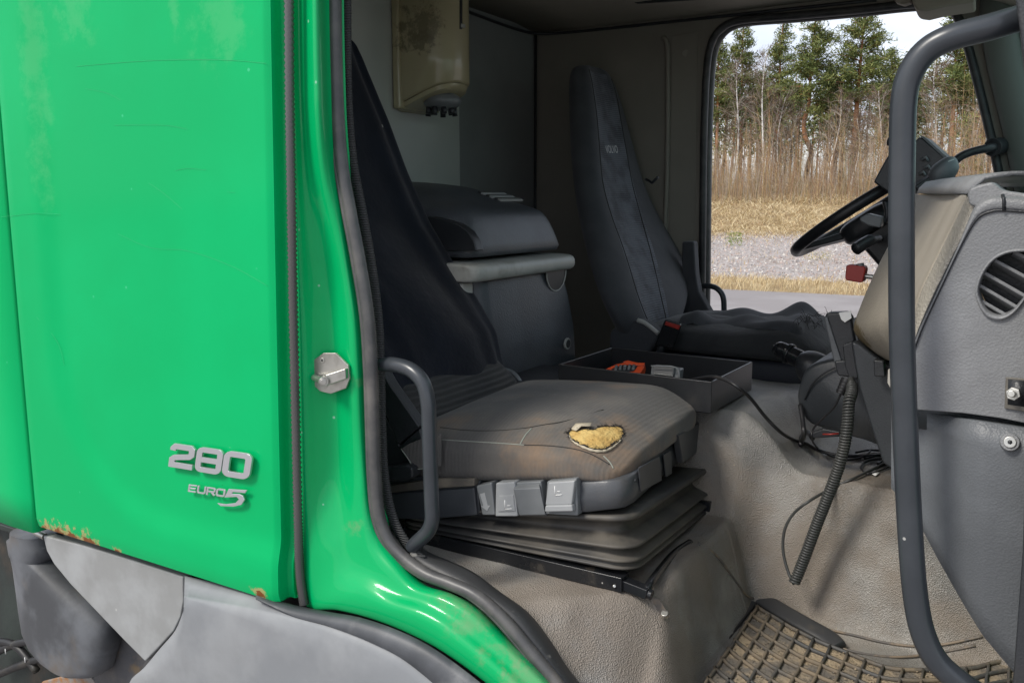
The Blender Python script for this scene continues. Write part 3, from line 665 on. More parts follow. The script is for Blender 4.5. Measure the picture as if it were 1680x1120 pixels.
# hook bolt on the platform
q = fl_px([(1072, 985), (1082, 1000), (1092, 1015)], .004)
if len(q) > 2:
    prism('tie_down_strap', [q[0] + V(-.012, 0, .002), q[0] + V(.012, 0, .002), q[2] + V(.012, -.004, .004), q[2] + V(-.012, -.004, .004)], V(0, -.001, .002), seam_m, floor, bevel=.0008)
    cyl('tie_down_bolt', q[2] + V(0, -.002, .003), q[2] + V(.001, -.008, .013), .007, zinc, floor)

# ================================================================== FLOOR MAT
fm = empty('floor_mat', (-.3, .45, 1.16), 'dirty black rubber floor mat with a square grid full of dried mud', 'floor mat')
yf_tab = [(-.60, .80), (-.54, .755), (-.517, .736), (-.481, .713), (-.446, .69), (-.41, .674), (-.376, .662), (-.338, .653), (-.30, .645), (-.266, .632), (-.235, .627), (-.205, .632), (-.176, .645), (-.145, .662), (-.083, .70), (-.054, .74), (-.024, .775), (.05, .84), (.12, .9)]
def yf(x):
    for a, b in zip(yf_tab, yf_tab[1:]):
        if x <= b[0]: return lerp(a[1], b[1], max(0, (x - a[0]) / (b[0] - a[0])))
    return yf_tab[-1][1]
MX0, MX1, YN = -.537, .10, .17
def mp_(s, t, h=0):          # s along the mat, t from its far edge towards the door
    x = MX0 + s; xx = x + .02 * t; return V(xx, yf(x) + .022 - t * (1 + .05 * math.sin(s * 6)), 1.157 + h + .004 * math.sin(s * 14 + 1) * max(0, 1 - t * 4))
NS, NT = 40, 34
vs = [mp_(s, t, .004) for t in [-.004 + .62 * j / NT for j in range(NT + 1)] for s in [(MX1 - MX0) * i / NS for i in range(NS + 1)]]
fs = [(j * (NS + 1) + i, j * (NS + 1) + i + 1, (j + 1) * (NS + 1) + i + 1, (j + 1) * (NS + 1) + i) for j in range(NT) for i in range(NS)]
mesh('mat_base', vs, fs, mat_dirt, fm, solid=.004, soff=-1)
pit = .0365; pt = .0445
b = B()
def bar(pts, wd, h):
    rings = []
    for i, p in enumerate(pts):
        t = (pts[min(i + 1, len(pts) - 1)] - pts[max(i - 1, 0)]); t.z = 0; t.normalize(); sv = V(-t.y, t.x, 0)
        rings.append([p + sv * wd / 2, p + sv * wd * .38 + V(0, 0, h), p - sv * wd * .38 + V(0, 0, h), p - sv * wd / 2])
    vs, fs = loftg(rings, True, True); b.add(vs, fs)
for i in range(0, 18):
    s = .004 + i * pit; bar([mp_(s + .0008 * math.sin(k * 2 + i), .0 + k * .03, .003) for k in range(21)], .0062, .0085)
for j in range(0, 14):
    t = .002 + j * pt; bar([mp_(s_ * .02, t + .0008 * math.sin(s_ * 1.7 + j), .003) for s_ in range(int((MX1 - MX0) / .02) + 1)], .0062, .0085)
b.build('grid_ribs', mat_rub, fm)
# raised rim round the far left corner, its outer side standing up
rim_pts = [mp_(-.055, .58, .0), mp_(-.045, .40, .0), mp_(-.035, .2, .002), mp_(-.028, .06, .006), mp_(-.022, -.012, .010), mp_(-.012, -.034, .012), mp_(.012, -.036, .012), mp_(.06, -.034, .012), mp_(.12, -.032, .012), mp_(.175, -.026, .010), mp_(.20, -.012, .004)]
rings = []
for p, a, c_ in frames(crom(rim_pts, 5)):
    t = a.cross(c_); sdv = V(0, 0, 1).cross(t).normalized()
    if sdv.dot(V(-.3, .5, p.z) - p) < 0 and False: sdv = -sdv
    rings.append([p + sdv * .026 + V(0, 0, -.008), p + sdv * .020 + V(0, 0, .010), p + sdv * .010 + V(0, 0, .013), p - sdv * .002 + V(0, 0, .008), p - sdv * .020 + V(0, 0, .001), p - sdv * .024 + V(0, 0, -.008), p + V(0, 0, -.012)])
loft('raised_rim', rings, mat_clean, fm, sub=1)
tube('outer_bead', [mp_(s, -.004, .005) for s in (.195, .23, .27, .31, .35, .39, .43, .47, .51, .55, .6)], .0042, mat_rub, fm, n=8, sm=4)
b = B()
for _ in range(2600):                                    # crumbs of dried mud
    s, t = rnd.uniform(.0, .6), rnd.uniform(.0, .56)
    if noise.noise(V(s * 9, t * 9, 0)) < -.1: continue
    r = rnd.uniform(.0010, .0036); q = mp_(s, t, .0055)
    vs = [q + V(rnd.uniform(-1, 1), rnd.uniform(-1, 1), rnd.uniform(0, .7)).normalized() * r * rnd.uniform(.7, 1.3) for _ in range(5)]
    b.add(vs, [(0, 1, 2), (0, 2, 3), (0, 3, 4), (1, 2, 4), (2, 3, 4), (0, 1, 4)])
tag(b.build('mud_crumbs', mat_dirt, fm, smooth=False, fixn=False), kind='stuff')
# ================================================================== PASSENGER SEAT
ps = empty('passenger_seat', (-.95, .57, 1.37), 'worn near seat with a torn cushion showing yellow foam and a navy cover', 'seat')
# cushion
def bump_deform(q):
    q = q.copy()
    q.z += .10 * math.cos(q.x * 1.5) * (q.z > 0) * (1 - .6 * q.y * q.y)     # gentle crown
    return q
cor = {}
cA = dict(x0=-1.20, x1=-.678, y0=.292, y1=.838)
def cush_pt(q):
    # q in [-1,1]^3 -> world, with the wedge of the photographed cushion
    s, t = (q.x + 1) / 2, (q.y + 1) / 2
    x = lerp(-1.20, lerp(-.672, -.700, t), s)
    y = lerp(.288, .842, t)
    bot = lerp(lerp(1.478, 1.553, sstep(0, 1, s)), lerp(1.50, 1.545, s), t)
    top = lerp(lerp(1.626, 1.644, s), lerp(1.646, 1.670, s), t) + .014 * math.sin(math.pi * t) * sstep(0, .5, s) - .035 * sstep(.70, 1.0, s) ** 2
    top -= .012 * (1 - sstep(0, .25, t)); top -= .01 * (1 - sstep(0, .12, 1 - t))
    return V(x, y, lerp(bot, top, (q.z + 1) / 2))
vs, fs = superell((0, 0, 0), V(1, 0, 0), V(0, 1, 0), V(0, 0, 1), .50, .24, 88, 40)
vs = [cush_pt(v) for v in vs]
vs = [v + V(0, 0, .003 * nz3(v.x, v.y, 11, 3)) for v in vs]
cushion = mesh('cushion', vs, fs, fab_worn, ps)
cb = BVHTree.FromPolygons(vs, fs)
def on(bvh, u, v, off=.0):
    p_, n_ = hit(bvh, u, v)
    if p_ is None: return None
    if n_.dot(CAM_LOC - p_) < 0: n_ = -n_
    return p_ + n_ * off
def stitch(name, pts, r, m, parent, bvh, off=.001, sm=6):
    q = [on(bvh, u, v, off) for u, v in pts]; q = [p for p in q if p is not None]
    if len(q) > 2: return tube(name, q, r, m, parent, n=6, sm=sm)
dk = M('dark_seam_thread', (.03, .028, .025), .9)
pale = M('pale_seam_thread', (.27, .29, .25), .9)
stitch('seam', [(722, 701), (770, 706), (820, 706), (862, 702), (890, 697), (930, 690), (990, 672)], .0010, dk, cushion, cb, .0004)
stitch('seam', [(724, 721), (770, 724), (820, 727), (860, 730)], .0011, pale, cushion, cb, .0006)
stitch('seam', [(854, 728), (862, 714), (872, 703)], .0016, pale, cushion, cb, .0006)
stitch('seam', [(860, 730), (900, 731), (940, 736), (970, 745), (1000, 762)], .0012, dk, cushion, cb, .0004)
stitch('seam', [(990, 748), (1000, 758), (1006, 768)], .0012, pale, cushion, cb, .0006)
# the tear: raised frayed rim round a patch of foam
tear = [(932, 711), (940, 705), (948, 706), (962, 704), (972, 705), (986, 701), (1000, 699), (1012, 699), (1021, 704), (1024, 712), (1016, 722), (1004, 731), (990, 738), (975, 738), (958, 733), (944, 727), (936, 719)]
cx_, cy_ = 980, 717
b = B(); n = len(tear); jr = random.Random(3)
r0 = [on(cb, u, v, .0012) for u, v in tear]; r1 = [on(cb, lerp(u, cx_, .15), lerp(v, cy_, .15), .0026) for u, v in tear]; r2 = [on(cb, lerp(u, cx_, .5), lerp(v, cy_, .5), .0034) for u, v in tear]
vs = r0 + r1 + r2 + [on(cb, cx_, cy_, .004)]
fs = [(k * n + i, k * n + (i + 1) % n, (k + 1) * n + (i + 1) % n, (k + 1) * n + i) for k in range(2) for i in range(n)] + [(2 * n + i, 2 * n + (i + 1) % n, 3 * n) for i in range(n)]
tr = mesh('exposed_foam', vs, fs, foam, cushion, sub=2)
rp = []
for i in range(n * 4):
    u0, v0 = tear[i // 4]; u1, v1 = tear[(i // 4 + 1) % n]; t = (i % 4) / 4
    rp.append(on(cb, lerp(u0, u1, t) + jr.uniform(-2.6, 2.6), lerp(v0, v1, t) + jr.uniform(-2.0, 2.0), .0026))
rp.append(rp[0])
tube('frayed_edge', rp, lambda t: .0011 + .0009 * math.sin(t * 140), dk, cushion, n=6)
low = [(934, 716), (941, 726), (957, 735), (975, 741), (992, 741), (1006, 734), (1018, 723)]
q = [on(cb, u, v, .003) for u, v in low]
tube('torn_lining', q, lambda t: .0010 + .0018 * math.sin(math.pi * t) + .0006 * math.sin(t * 60), lining, cushion, n=6, sm=6)
fl = [(938, 708), (946, 702), (958, 699.5), (970, 700.5), (968, 704), (955, 706), (946, 711)]
mesh('torn_flap', [on(cb, u, v, .006 + .004 * (k % 2)) for k, (u, v) in enumerate(fl)], [tuple(range(len(fl)))], lining, cushion, solid=.001)
b = B()
for i in range(260):
    p = rp[jr.randrange(len(rp) - 1)]; d = V(jr.uniform(-1, 1), jr.uniform(-1, .3), jr.uniform(-.3, .8)).normalized() * jr.uniform(.004, .011)
    b.add(*tubeg([p, p + d * .5 + V(0, 0, .001), p + d], .00035, 3))
tag(b.build('loose_threads', dk, cushion), kind='stuff')

# seat pan: moulded frame running along the near side, round the corner and across the front
def panring(p, nrm, zt, zb, th=.03, bul=.004):
    nrm = Vector(nrm).normalized()
    return [V(p.x, p.y, zt) - nrm * th, V(p.x, p.y, zt) - nrm * .004, V(p.x, p.y, zt - .004) , V(p.x, p.y, lerp(zt, zb, .5)) + nrm * bul, V(p.x, p.y, zb + .004), V(p.x, p.y, zb) - nrm * .006, V(p.x, p.y, zb) - nrm * th]
pan_m = dark_plastic('seat_pan_plastic', (.050, .054, .060), .38, 320, .12, dm=.3)
def pan_z(x): return lerp(1.515, 1.572, sstep(-1.2, -.72, x)), lerp(1.405, 1.515, (x + 1.1) / .42)
rings = []
for x in (-1.25, -1.1, -.99): rings.append(panring(V(x, .300, 0), (0, -1, 0), lerp(1.495, 1.523, (x + 1.25) / .26), lerp(1.39, 1.446, (x + 1.25) / .26)))
loft('side_rail_cover', rings, pan_m, ps, bevel=.0015)
rings = []
for x, y, nx, ny, zt, zb in ((-.795, .296, 0, -1, 1.556, 1.490), (-.74, .294, 0, -1, 1.565, 1.502), (-.705, .296, .1, -1, 1.572, 1.512), (-.682, .304, .6, -.8, 1.575, 1.516), (-.668, .322, .95, -.3, 1.577, 1.517), (-.666, .35, 1, 0, 1.577, 1.517), (-.685, .47, 1, 0, 1.571, 1.508), (-.705, .62, 1, 0, 1.563, 1.498), (-.722, .74, 1, 0, 1.557, 1.491), (-.735, .86, 1, 0, 1.55, 1.485), (-.75, .872, .2, 1, 1.55, 1.485), (-.80, .875, 0, 1, 1.55, 1.485)):
    rings.append(panring(V(x, y, 0), (nx, ny, 0), zt, zb))
loft('front_corner_cover', rings, pan_m, ps)
def pf(u, v, off=0):  # front face plane of the pan
    a, n_ = V(-.666, .35, 1.55), V(1, .137, 0).normalized(); d = ray(u, v); t = (a - CAM_LOC).dot(n_) / d.dot(n_); return CAM_LOC + d * t + n_ * (off + .004)
for pts, th in (([(1043, 766), (1077, 748), (1081, 787), (1046, 806)], .003), ([(1084, 745), (1096, 738), (1098, 776), (1088, 782)], .003), ([(1099, 712), (1137, 690), (1139, 735), (1107, 757)], .016)):
    prism('front_cover_panel', [pf(u, v, .0) for u, v in pts], V(th, 0, 0), pan_m, ps, bevel=.002)
cyl('cover_hole', pf(1038, 787, .0), pf(1038, 787, .0025), .0035, blk_pl, ps, bevel=0)
# levers along the near side
def lev(name, pts_t, mat, yo=.288, th=.028, drop=0):
    return prism(name, [P(u, v, y=yo) for u, v in pts_t], V(0, th, 0), mat, ps, bevel=.003)
l1 = lev('lever', [(781, 797), (806, 791), (812, 845), (791, 845)], lever_m, .280)
prism('lever_icon', [P(u, v, y=.279) for u, v in ((787, 810), (795, 808), (800, 829), (804, 829), (799, 838), (789, 830), (793, 830))], V(0, .002, 0), lever_l, l1, bevel=.0005)
l2 = lev('lever', [(813, 792), (844, 790), (849, 847), (812, 847)], lever_l, .278)
prism('lever_pad', [P(u, v, y=.276) for u, v in ((818, 813), (842, 812), (845, 838), (817, 839))], V(0, .003, 0), lever_l, l2, bevel=.001)
l3 = lev('lever', [(846, 791), (887, 789), (896, 846), (853, 846)], lever_m, .284)
hexa('lever_top', [P(842, 802, y=.270), P(886, 800, y=.270), P(895, 844, y=.276), P(852, 845, y=.276)], [P(845, 792, y=.292), P(884, 789, y=.292), P(896, 846, y=.292), P(853, 846, y=.292)], lever_m, l3, bevel=.002)
l4 = lev('lever', [(897, 789), (946, 784), (948, 846), (894, 843)], lever_m, .280)
prism('lever_pad', [P(u, v, y=.270) for u, v in ((899, 791), (943, 788), (938, 828), (894, 829))], V(0, .011, 0), lever_l, l4, bevel=.003)
prism('lever_lip', [P(u, v, y=.266) for u, v in ((894, 829), (938, 828), (940, 839), (893, 840))], V(0, .014, 0), lever_l, l4, bevel=.003)
for par, du in ((l2, 0), (l4, 72)):     # small seat pictograms
    b = B()
    sx = 1.0 if du == 0 else 1.0; ox, oy, yy = (828, 820, .2755) if du == 0 else (910, 797, .2695)
    for a in (((0, 0), (1, 15)), ((1, 15), (12, 14)), ((4, 9), (9, 9))):
        q = [P(ox + p[0], oy + p[1], y=yy) for p in a]; b.add(*tubeg(q, .0010, 5))
    b.build('lever_pictogram', white_pl, par)
# bellows: tilted, rounded rings
def bring(zf, zr, k, zff=None):
    """zf front-near z, zr rear z, k sideways growth"""
    x0_, x1_, y0_, y1_ = -1.20, -.655 + k, .300 - k, .86 + k * .6
    out = []
    rr = .05
    cs_ = ((x1_ - rr, y0_ + rr, -90), (x1_ - rr - .03, y1_ - rr, 0), (x0_ + rr, y1_ - rr, 90), (x0_ + rr, y0_ + rr, 180))
    for cx, cy, a0 in cs_:
        for j in range(9):
            a = R(a0 + 90 * j / 8); x, y = cx + rr * math.cos(a), cy + rr * math.sin(a)
            z = lerp(zr, zf, sstep(-1.22, -.66, x) * .3 + .7 * (x + 1.2) / .545) - .045 * (y - .3) / .55 * (1 if x > -1.1 else 0)
            out.append(V(x, y, z))
    return out
lv = [(1.508, 1.43, .000), (1.500, 1.428, .004), (1.496, 1.425, .002), (1.488, 1.42, -.020), (1.470, 1.418, -.026), (1.462, 1.416, -.018), (1.450, 1.410, .010), (1.446, 1.408, .013), (1.442, 1.406, .008), (1.438, 1.402, -.012), (1.432, 1.402, -.012), (1.424, 1.399, .014), (1.420, 1.397, .017), (1.416, 1.395, .012), (1.412, 1.393, -.002), (1.409, 1.391, .014), (1.405, 1.389, .016), (1.401, 1.387, .010), (1.396, 1.385, -.01), (1.385, 1.378, -.02)]
loft('suspension_bellows', [bring(a, c_, k) for a, c_, k in lv], bellow_m, ps)
# steel slides and the adjusting bar
def rail(name, a, b_, w_, h, m, par, **k):
    a, b_ = Vector(a), Vector(b_); t = (b_ - a).normalized(); s_ = t.cross(V(0, 0, 1)).normalized(); up_ = s_.cross(t)
    q = lambda c: [c + s_ * w_ / 2 + up_ * h / 2, c - s_ * w_ / 2 + up_ * h / 2, c - s_ * w_ / 2 - up_ * h / 2, c + s_ * w_ / 2 - up_ * h / 2]
    return hexa(name, q(a), q(b_), m, par, **k)
ra, rb = V(-1.2, .305, 1.372), P(1026, 958, y=.30)
rb.z += .004
rail('slide_rail', ra, rb, .036, .030, gloss_blk, ps, bevel=.002)
rail('slide_rail', ra + V(0, .50, .0), rb + V(0, .50, .0), .036, .030, gloss_blk, ps, bevel=.002)
rail('slide_inner', rb + V(-.02, 0, 0), P(1064, 972, y=.302), .024, .020, gloss_blk, ps, bevel=.002)
cyl('rivet', P(1008, 961, y=.281), P(1008, 961, y=.2785), .003, zinc, ps)
bar = [P(1060, 970, y=.302), P(1066, 958, y=.32), P(1082, 936, y=.40), P(1106, 908, y=.52), P(1132, 890, y=.60)]
tube('adjuster_bar', bar, .0085, gloss_blk, ps, n=12, sm=6)
cyl('bar_knuckle', P(1052, 968, y=.302), P(1070, 976, y=.302), .010, gloss_blk, ps)
rail('cross_slide', P(1090, 918, y=.60), P(1138, 892, y=.64), .03, .02, gloss_blk, ps)

# backrest under the cover: lower lumbar part in ribbed cloth
rows_b = [(838, 595, .83), (826, 540, .83), (797, 490, .82), (757, 430, .805), (716, 360, .785), (681, 280, .755), (651, 200, .72), (624, 140, .69), (602, 95, .66), (588, 74, .62)]
ynear = [.292, .292, .292, .295, .30, .31, .33, .36, .41, .47]
secs = []
cen = []
for (u, v, yf), yn in zip(rows_b, ynear):
    p = P(u, v, y=yf); cen.append((V(p.x, (yf + yn) / 2, p.z), (yf - yn) / 2))
def slab(cen, th, th_n, e=.55, n=40, wob=0, shrink=1.0, sag=0.0):
    out = []
    for i, (c_, hw) in enumerate(cen):
        a, b_ = cen[max(i - 1, 0)][0], cen[min(i + 1, len(cen) - 1)][0]
        t = (b_ - a).normalized(); nrm = V(t.z, 0, -t.x)
        k = i / (len(cen) - 1); th_ = lerp(th, th_n, k); ring_ = []
        for j in range(n):
            a_ = 2 * math.pi * j / n; cs, sn = math.cos(a_), math.sin(a_)
            yy = math.copysign(abs(cs) ** e, cs) * hw * shrink; xx = math.copysign(abs(sn) ** .8, sn) * th_
            if sn > 0: xx += wob * math.sin(cs * 7 + k * 9) * (1 - abs(cs)) + wob * .8 * math.sin(cs * 15 + k * 4) - sag * (1 - cs * cs) * math.sin(math.pi * k)
            ring_.append(V(c_.x, c_.y + yy, c_.z) + nrm * (xx - th_ * .75))
        out.append(ring_)
    return out
core = [(V(-1.172, .562, 1.585), .24), (V(-1.182, .562, 1.61), .258), (V(-1.208, .562, 1.645), .258), (V(-1.26, .555, 1.70), .235), (V(-1.33, .55, 1.76), .22), (V(-1.36, .56, 1.85), .22)]
br = loft('backrest', slab(core, .05, .05, .45), M('ribbed_lumbar_fabric', (.028, .029, .030), .9, col2=(.04, .04, .039), cs=9, sheen=.1, bump=(('wz', 26, 1.0, .005), ('noise', 500, .3, .001))), ps, sub=1)
# the cloth cover
cen2 = []
for i in range(len(cen) - 1):
    for k in range(4):
        t = k / 4; cen2.append((cen[i][0].lerp(cen[i + 1][0], t), lerp(cen[i][1], cen[i + 1][1], t)))
cen2.append(cen[-1])
rings = slab(cen2, .075, .045, .6, 56, wob=.0065, sag=.012)
hem = []
for j, p in enumerate(rings[0]):                           # uneven hem
    f = (p.y - .29) / .54
    hem.append(p + V(.008, 0, -.022 - .085 * sstep(.95, .25, f) * (1 if f < .95 else 0) - .008 * math.sin(f * 11)))
rings = [[h.lerp(p, .06) + V(-.006, 0, 0) for h, p in zip(hem, rings[0])], hem] + rings
top = rings[-1]; cc = sum(top, V(0, 0, 0)) / len(top)
rings.append([cc.lerp(p, .75) + V(-.004, 0, .018) for p in top]); rings.append([cc.lerp(p, .35) + V(-.006, 0, .026) for p in top])
cover = loft('backrest_cover', rings, velvet, ps, sub=1)
# recliner cheek, torn vinyl and belt anchor on the near side
prism('recliner_cheek', [P(u, v, y=.27) for u, v in ((622, 600), (640, 632), (688, 700), (652, 730), (640, 700), (618, 640))], V(0, .03, 0), blk_pl, ps, bevel=.004)
prism('recliner_cheek', [P(u, v, y=.275) for u, v in ((612, 640), (655, 731), (688, 702), (700, 745), (660, 770), (612, 765))], V(0, .03, 0), blk_pl, ps, bevel=.004)
flap = [P(658, 736, y=.262), P(672, 727, y=.262), P(690, 720, y=.27), P(722, 712, y=.27), P(722, 765, y=.27), P(700, 769, y=.262), P(682, 768, y=.262), P(670, 752, y=.258)]
fo = prism('torn_side_cloth', flap, V(0, .006, 0), fab_worn, ps, bevel=.001)
tube('torn_side_edge', [P(658, 736, y=.258), P(668, 750, y=.256), P(676, 762, y=.258), P(684, 769, y=.26), P(702, 767, y=.26), P(716, 766, y=.262)], .0011, pale, fo, n=6, sm=4)
prism('recline_lever', [P(u, v, y=.24) for u, v in ((612, 770), (665, 762), (676, 768), (676, 784), (668, 789), (612, 789))], V(0, .035, 0), blk_pl, ps, bevel=.005)
prism('rail_ledge', [P(u, v, y=.285) for u, v in ((608, 800), (720, 785), (778, 785), (778, 797), (700, 802), (608, 812))], V(0, .03, 0), M('dusty_ledge_plastic', (.10, .09, .075), .8, col2=(.2, .17, .13), cs=14, bump=(('noise', 200, .2, .001),)), ps, bevel=.002)
prism('side_valance', [P(u, v, y=.29) for u, v in ((608, 812), (778, 800), (782, 845), (700, 852), (608, 850))], V(0, .02, 0), pan_m, ps, bevel=.003)
# far side belt anchor and hinge bracket
tube('hinge_trim', [P(826, 606, y=.86), P(842, 612, y=.86), P(854, 628, y=.86), P(860, 650, y=.86)], .0065, lever_m, ps, n=10, sm=5)
prism('hinge_cover', [P(u, v, y=.87) for u, v in ((824, 608), (838, 612), (852, 640), (852, 655), (806, 662), (812, 632))], V(0, .03, 0), M('scuffed_brown_vinyl', (.03, .026, .022), .6, dirt=(.12, .09, .06), ds=12), ps, bevel=.004)
bk = prism('belt_buckle', [P(u, v, y=.90) for u, v in ((866, 640), (876, 634), (888, 640), (888, 655), (868, 655))], V(0, .02, 0), blk_pl, ps, bevel=.003)
prism('buckle_button', [P(u, v, y=.898) for u, v in ((871, 636), (877, 633), (886, 638), (880, 642))], V(0, .003, 0), red_m, bk, bevel=.001)

# ================================================================== DRIVER SEAT
ds_ = empty('driver_seat', (-.95, 1.72, 1.4), 'far driver seat with a tall ribbed charcoal backrest and rumpled dark cushion', 'seat')
R_ = [  # v, u rear silhouette, u insert left, u insert right, u far silhouette, x front, bolster width
 (560, 1008, 1080, 1101, 1112, -1.125, .10), (540, 1002, 1070, 1096, 1122, -1.13, .12), (515, 988, 1058, 1091, 1134, -1.145, .13), (480, 970, 1045, 1083, 1138, -1.175, .13), (440, 956, 1033, 1074, 1128, -1.225, .12), (400, 946, 1020, 1064, 1108, -1.28, .10), (350, 936, 1002, 1050, 1082, -1.34, .08),
 (300, 930, 989, 1037, 1060, -1.38, .065), (250, 926, 984, 1028, 1047, -1.415, .06), (200, 925, 980, 1019, 1033, -1.45, .055), (160, 925, 975, 1012, 1021, -1.475, .05), (130, 926, 970, 1003, 1010, -1.495, .045), (114, 931, 966, 993, 1000, -1.505, .04)]
rings = []
for v, ub, ul, ur, uo, xf, bw in R_:
    pl = P(ul, v, x=xf); z = pl.z; yl = pl.y; yr = P(ur, v, x=xf).y; yo = P(uo, v, x=xf - .02).y; yn = yl - bw
    bn = P(ub, v, y=yn + .02); xb = bn.x
    rings.append([V(xb, yn + .03, z), V(lerp(xb, xf, .5), yn - .002, z), V(xf - .035, yn + .004, z), V(xf - .004, lerp(yn, yl, .35), z), V(xf + .002, yl, z), V(xf - .010, lerp(yl, yr, .2), z), V(xf - .010, lerp(yl, yr, .8), z), V(xf + .002, yr, z),
                  V(xf + .002, lerp(yr, yo, .55), z), V(xf - .025, yo - .003, z), V(xf - .06, yo, z), V(xb + .02, yo - .01, z), V(xb - .01, yo - .05, z), V(xb - .012, (yn + yo) / 2, z)])
top = rings[-1]; cc = sum(top, V(0, 0, 0)) / len(top)
rings.append([cc.lerp(p, .82) + V(0, 0, .014) for p in top]); rings.append([cc.lerp(p, .45) + V(0, 0, .022) for p in top])
db = loft('backrest', rings, [fab_side, fab_rib], ds_, sub=2)
k14 = 14
for i, pg in enumerate(db.data.polygons):
    if i < (len(rings) - 3) * k14 and (i % k14) in (4, 5, 6): pg.material_index = 1
dep = bpy.context.evaluated_depsgraph_get(); ev = db.evaluated_get(dep); em = ev.to_mesh()
dvs = [db.matrix_world @ v.co for v in em.vertices]; dvs = [v.co + WLOC[db] for v in em.vertices]; dfs = [tuple(p.vertices) for p in em.polygons]; ev.to_mesh_clear()
dbv = BVHTree.FromPolygons(dvs, dfs)
stitch('seam', [(r_[2], r_[0]) for r_ in R_[1:]], .0022, dk, db, dbv, .0)
stitch('seam', [(r_[3], r_[0]) for r_ in R_[1:]], .0022, dk, db, dbv, .0)
# maker's woven name on the backrest
def flat_text(name, s_, o_, ex, ez, size, mat, parent, th=.0006):
    cu = bpy.data.curves.new(name, 'FONT'); cu.body = s_; cu.size = 1; cu.extrude = .02; cu.align_x = 'CENTER'; cu.align_y = 'CENTER'
    ob = bpy.data.objects.new(name, cu); COL.objects.link(ob)
    me = bpy.data.meshes.new_from_object(ob.evaluated_get(bpy.context.evaluated_depsgraph_get()))
    ex, ez = Vector(ex).normalized(), Vector(ez).normalized(); ny = ex.cross(ez)
    vs = [Vector(o_) + ex * v.co.x * size[0] + ez * v.co.y * size[1] + ny * v.co.z * .02 for v in me.vertices]; fs = [tuple(p.vertices) for p in me.polygons]
    bpy.data.objects.remove(ob); bpy.data.curves.remove(cu)
    return mesh(name, vs, fs, mat, parent, smooth=False)
q = on(dbv, 1003, 246, .002); q2 = on(dbv, 1012, 246, .002); q3 = on(dbv, 1001, 236, .002)
if q: flat_text('woven_name', 'VOLVO', q, q2 - q, q3 - q, (.030, .042), M('silver_thread', (.5, .5, .5), .6), db)
# lower backrest cheeks (recliner cover)
prism('recliner_cover', [P(u, v, y=1.44) for u, v in ((1000, 543), (1020, 530), (1048, 524), (1062, 528), (1084, 546), (1076, 562), (1062, 580), (1010, 578), (998, 570))], V(0, .05, 0), fab_side, ds_, bevel=.012, bseg=3)
tube('hinge_trim', [P(1046, 525, y=1.437), P(1060, 531, y=1.437), (P(1080, 547, y=1.437))], .007, grip_m, ds_, n=10, sm=4)
# cushion
def dc(q):
    s, t = (q.x + 1) / 2, (q.y + 1) / 2
    x = lerp(-1.14, -.575, s); y = lerp(1.455, 1.97, t)
    bot = lerp(1.615, 1.605, s); top = 1.700 + .012 * math.sin(math.pi * t) + .004 * math.sin(s * 9) + .012 * sstep(.4, .8, s) - .05 * sstep(.82, 1.0, s)
    return V(x, y, lerp(bot, top, (q.z + 1) / 2))
vs, fs = superell((0, 0, 0), V(1, 0, 0), V(0, 1, 0), V(0, 0, 1), .45, .3, 72, 32)
dcm = mesh('cushion', [dc(v) + V(0, 0, .004 * nz3(v.x, v.y, 3, 1)) for v in vs], fs, M('wrinkled_dark_fabric', (.026, .027, .029), .9, col2=(.036, .036, .037), cs=12, sheen=.12, bump=(('noise', 500, .4, .001), ('noise', 10, .35, .02))), ds_)
# loose crumpled cloth lying on the cushion, with a raised frayed corner
rows = []
for i in range(26):
    s = i / 25; row = []
    for j in range(14):
        t = j / 13
        x = lerp(-1.03, -.62, s); y = lerp(1.50, 1.86, t) + .02 * math.sin(s * 5)
        z = 1.716 + .010 * math.sin(s * 13 + t * 5) + .008 * math.sin(t * 12 - s * 6) + .034 * math.exp(-((s - .78) / .14) ** 2) * (.6 + .4 * math.sin(t * 8)) + .022 * math.exp(-((s - .12) / .05) ** 2) * (1 - t) 
        z -= .06 * sstep(.90, 1.0, s) + .03 * sstep(.1, .0, t)
        row.append(V(x, y, z))
    rows.append(row)
loft('crumpled_cloth', rows, fab_side, dcm, closed=False, caps=False, sub=1, solid=.004)
b = B()
for i in range(60):
    p = V(-.64 + jr.uniform(-.03, .03), jr.uniform(1.5, 1.8), 1.735 + jr.uniform(-.03, .01)); d = V(jr.uniform(-1, 1), jr.uniform(-1, 1), jr.uniform(-.6, 1)).normalized() * jr.uniform(.01, .03)
    b.add(*tubeg([p, p + d * .6 + V(0, 0, .006), p + d], .0007, 3))
tag(b.build('loose_threads', dk, dcm), kind='stuff')
vs, fs = superell((-.86, 1.71, 1.56), V(.28, 0, 0), V(0, .24, 0), V(0, 0, .06), .3, .3, 40, 16)
mesh('seat_base', vs, fs, M('navy_seat_base', (.022, .024, .032), .7), ds_)
box('seat_pedestal', (-.88, 1.72, 1.40), (.5, .4, .24), blk_pl, ds_, bevel=.02)
prism('side_skirt', [P(u, v, y=2.0) for u, v in ((1118, 396), (1138, 396), (1141, 450), (1146, 478), (1158, 500), (1174, 528), (1176, 545), (1118, 550))], V(0, .05, 0), fab_side, ds_, bevel=.008)
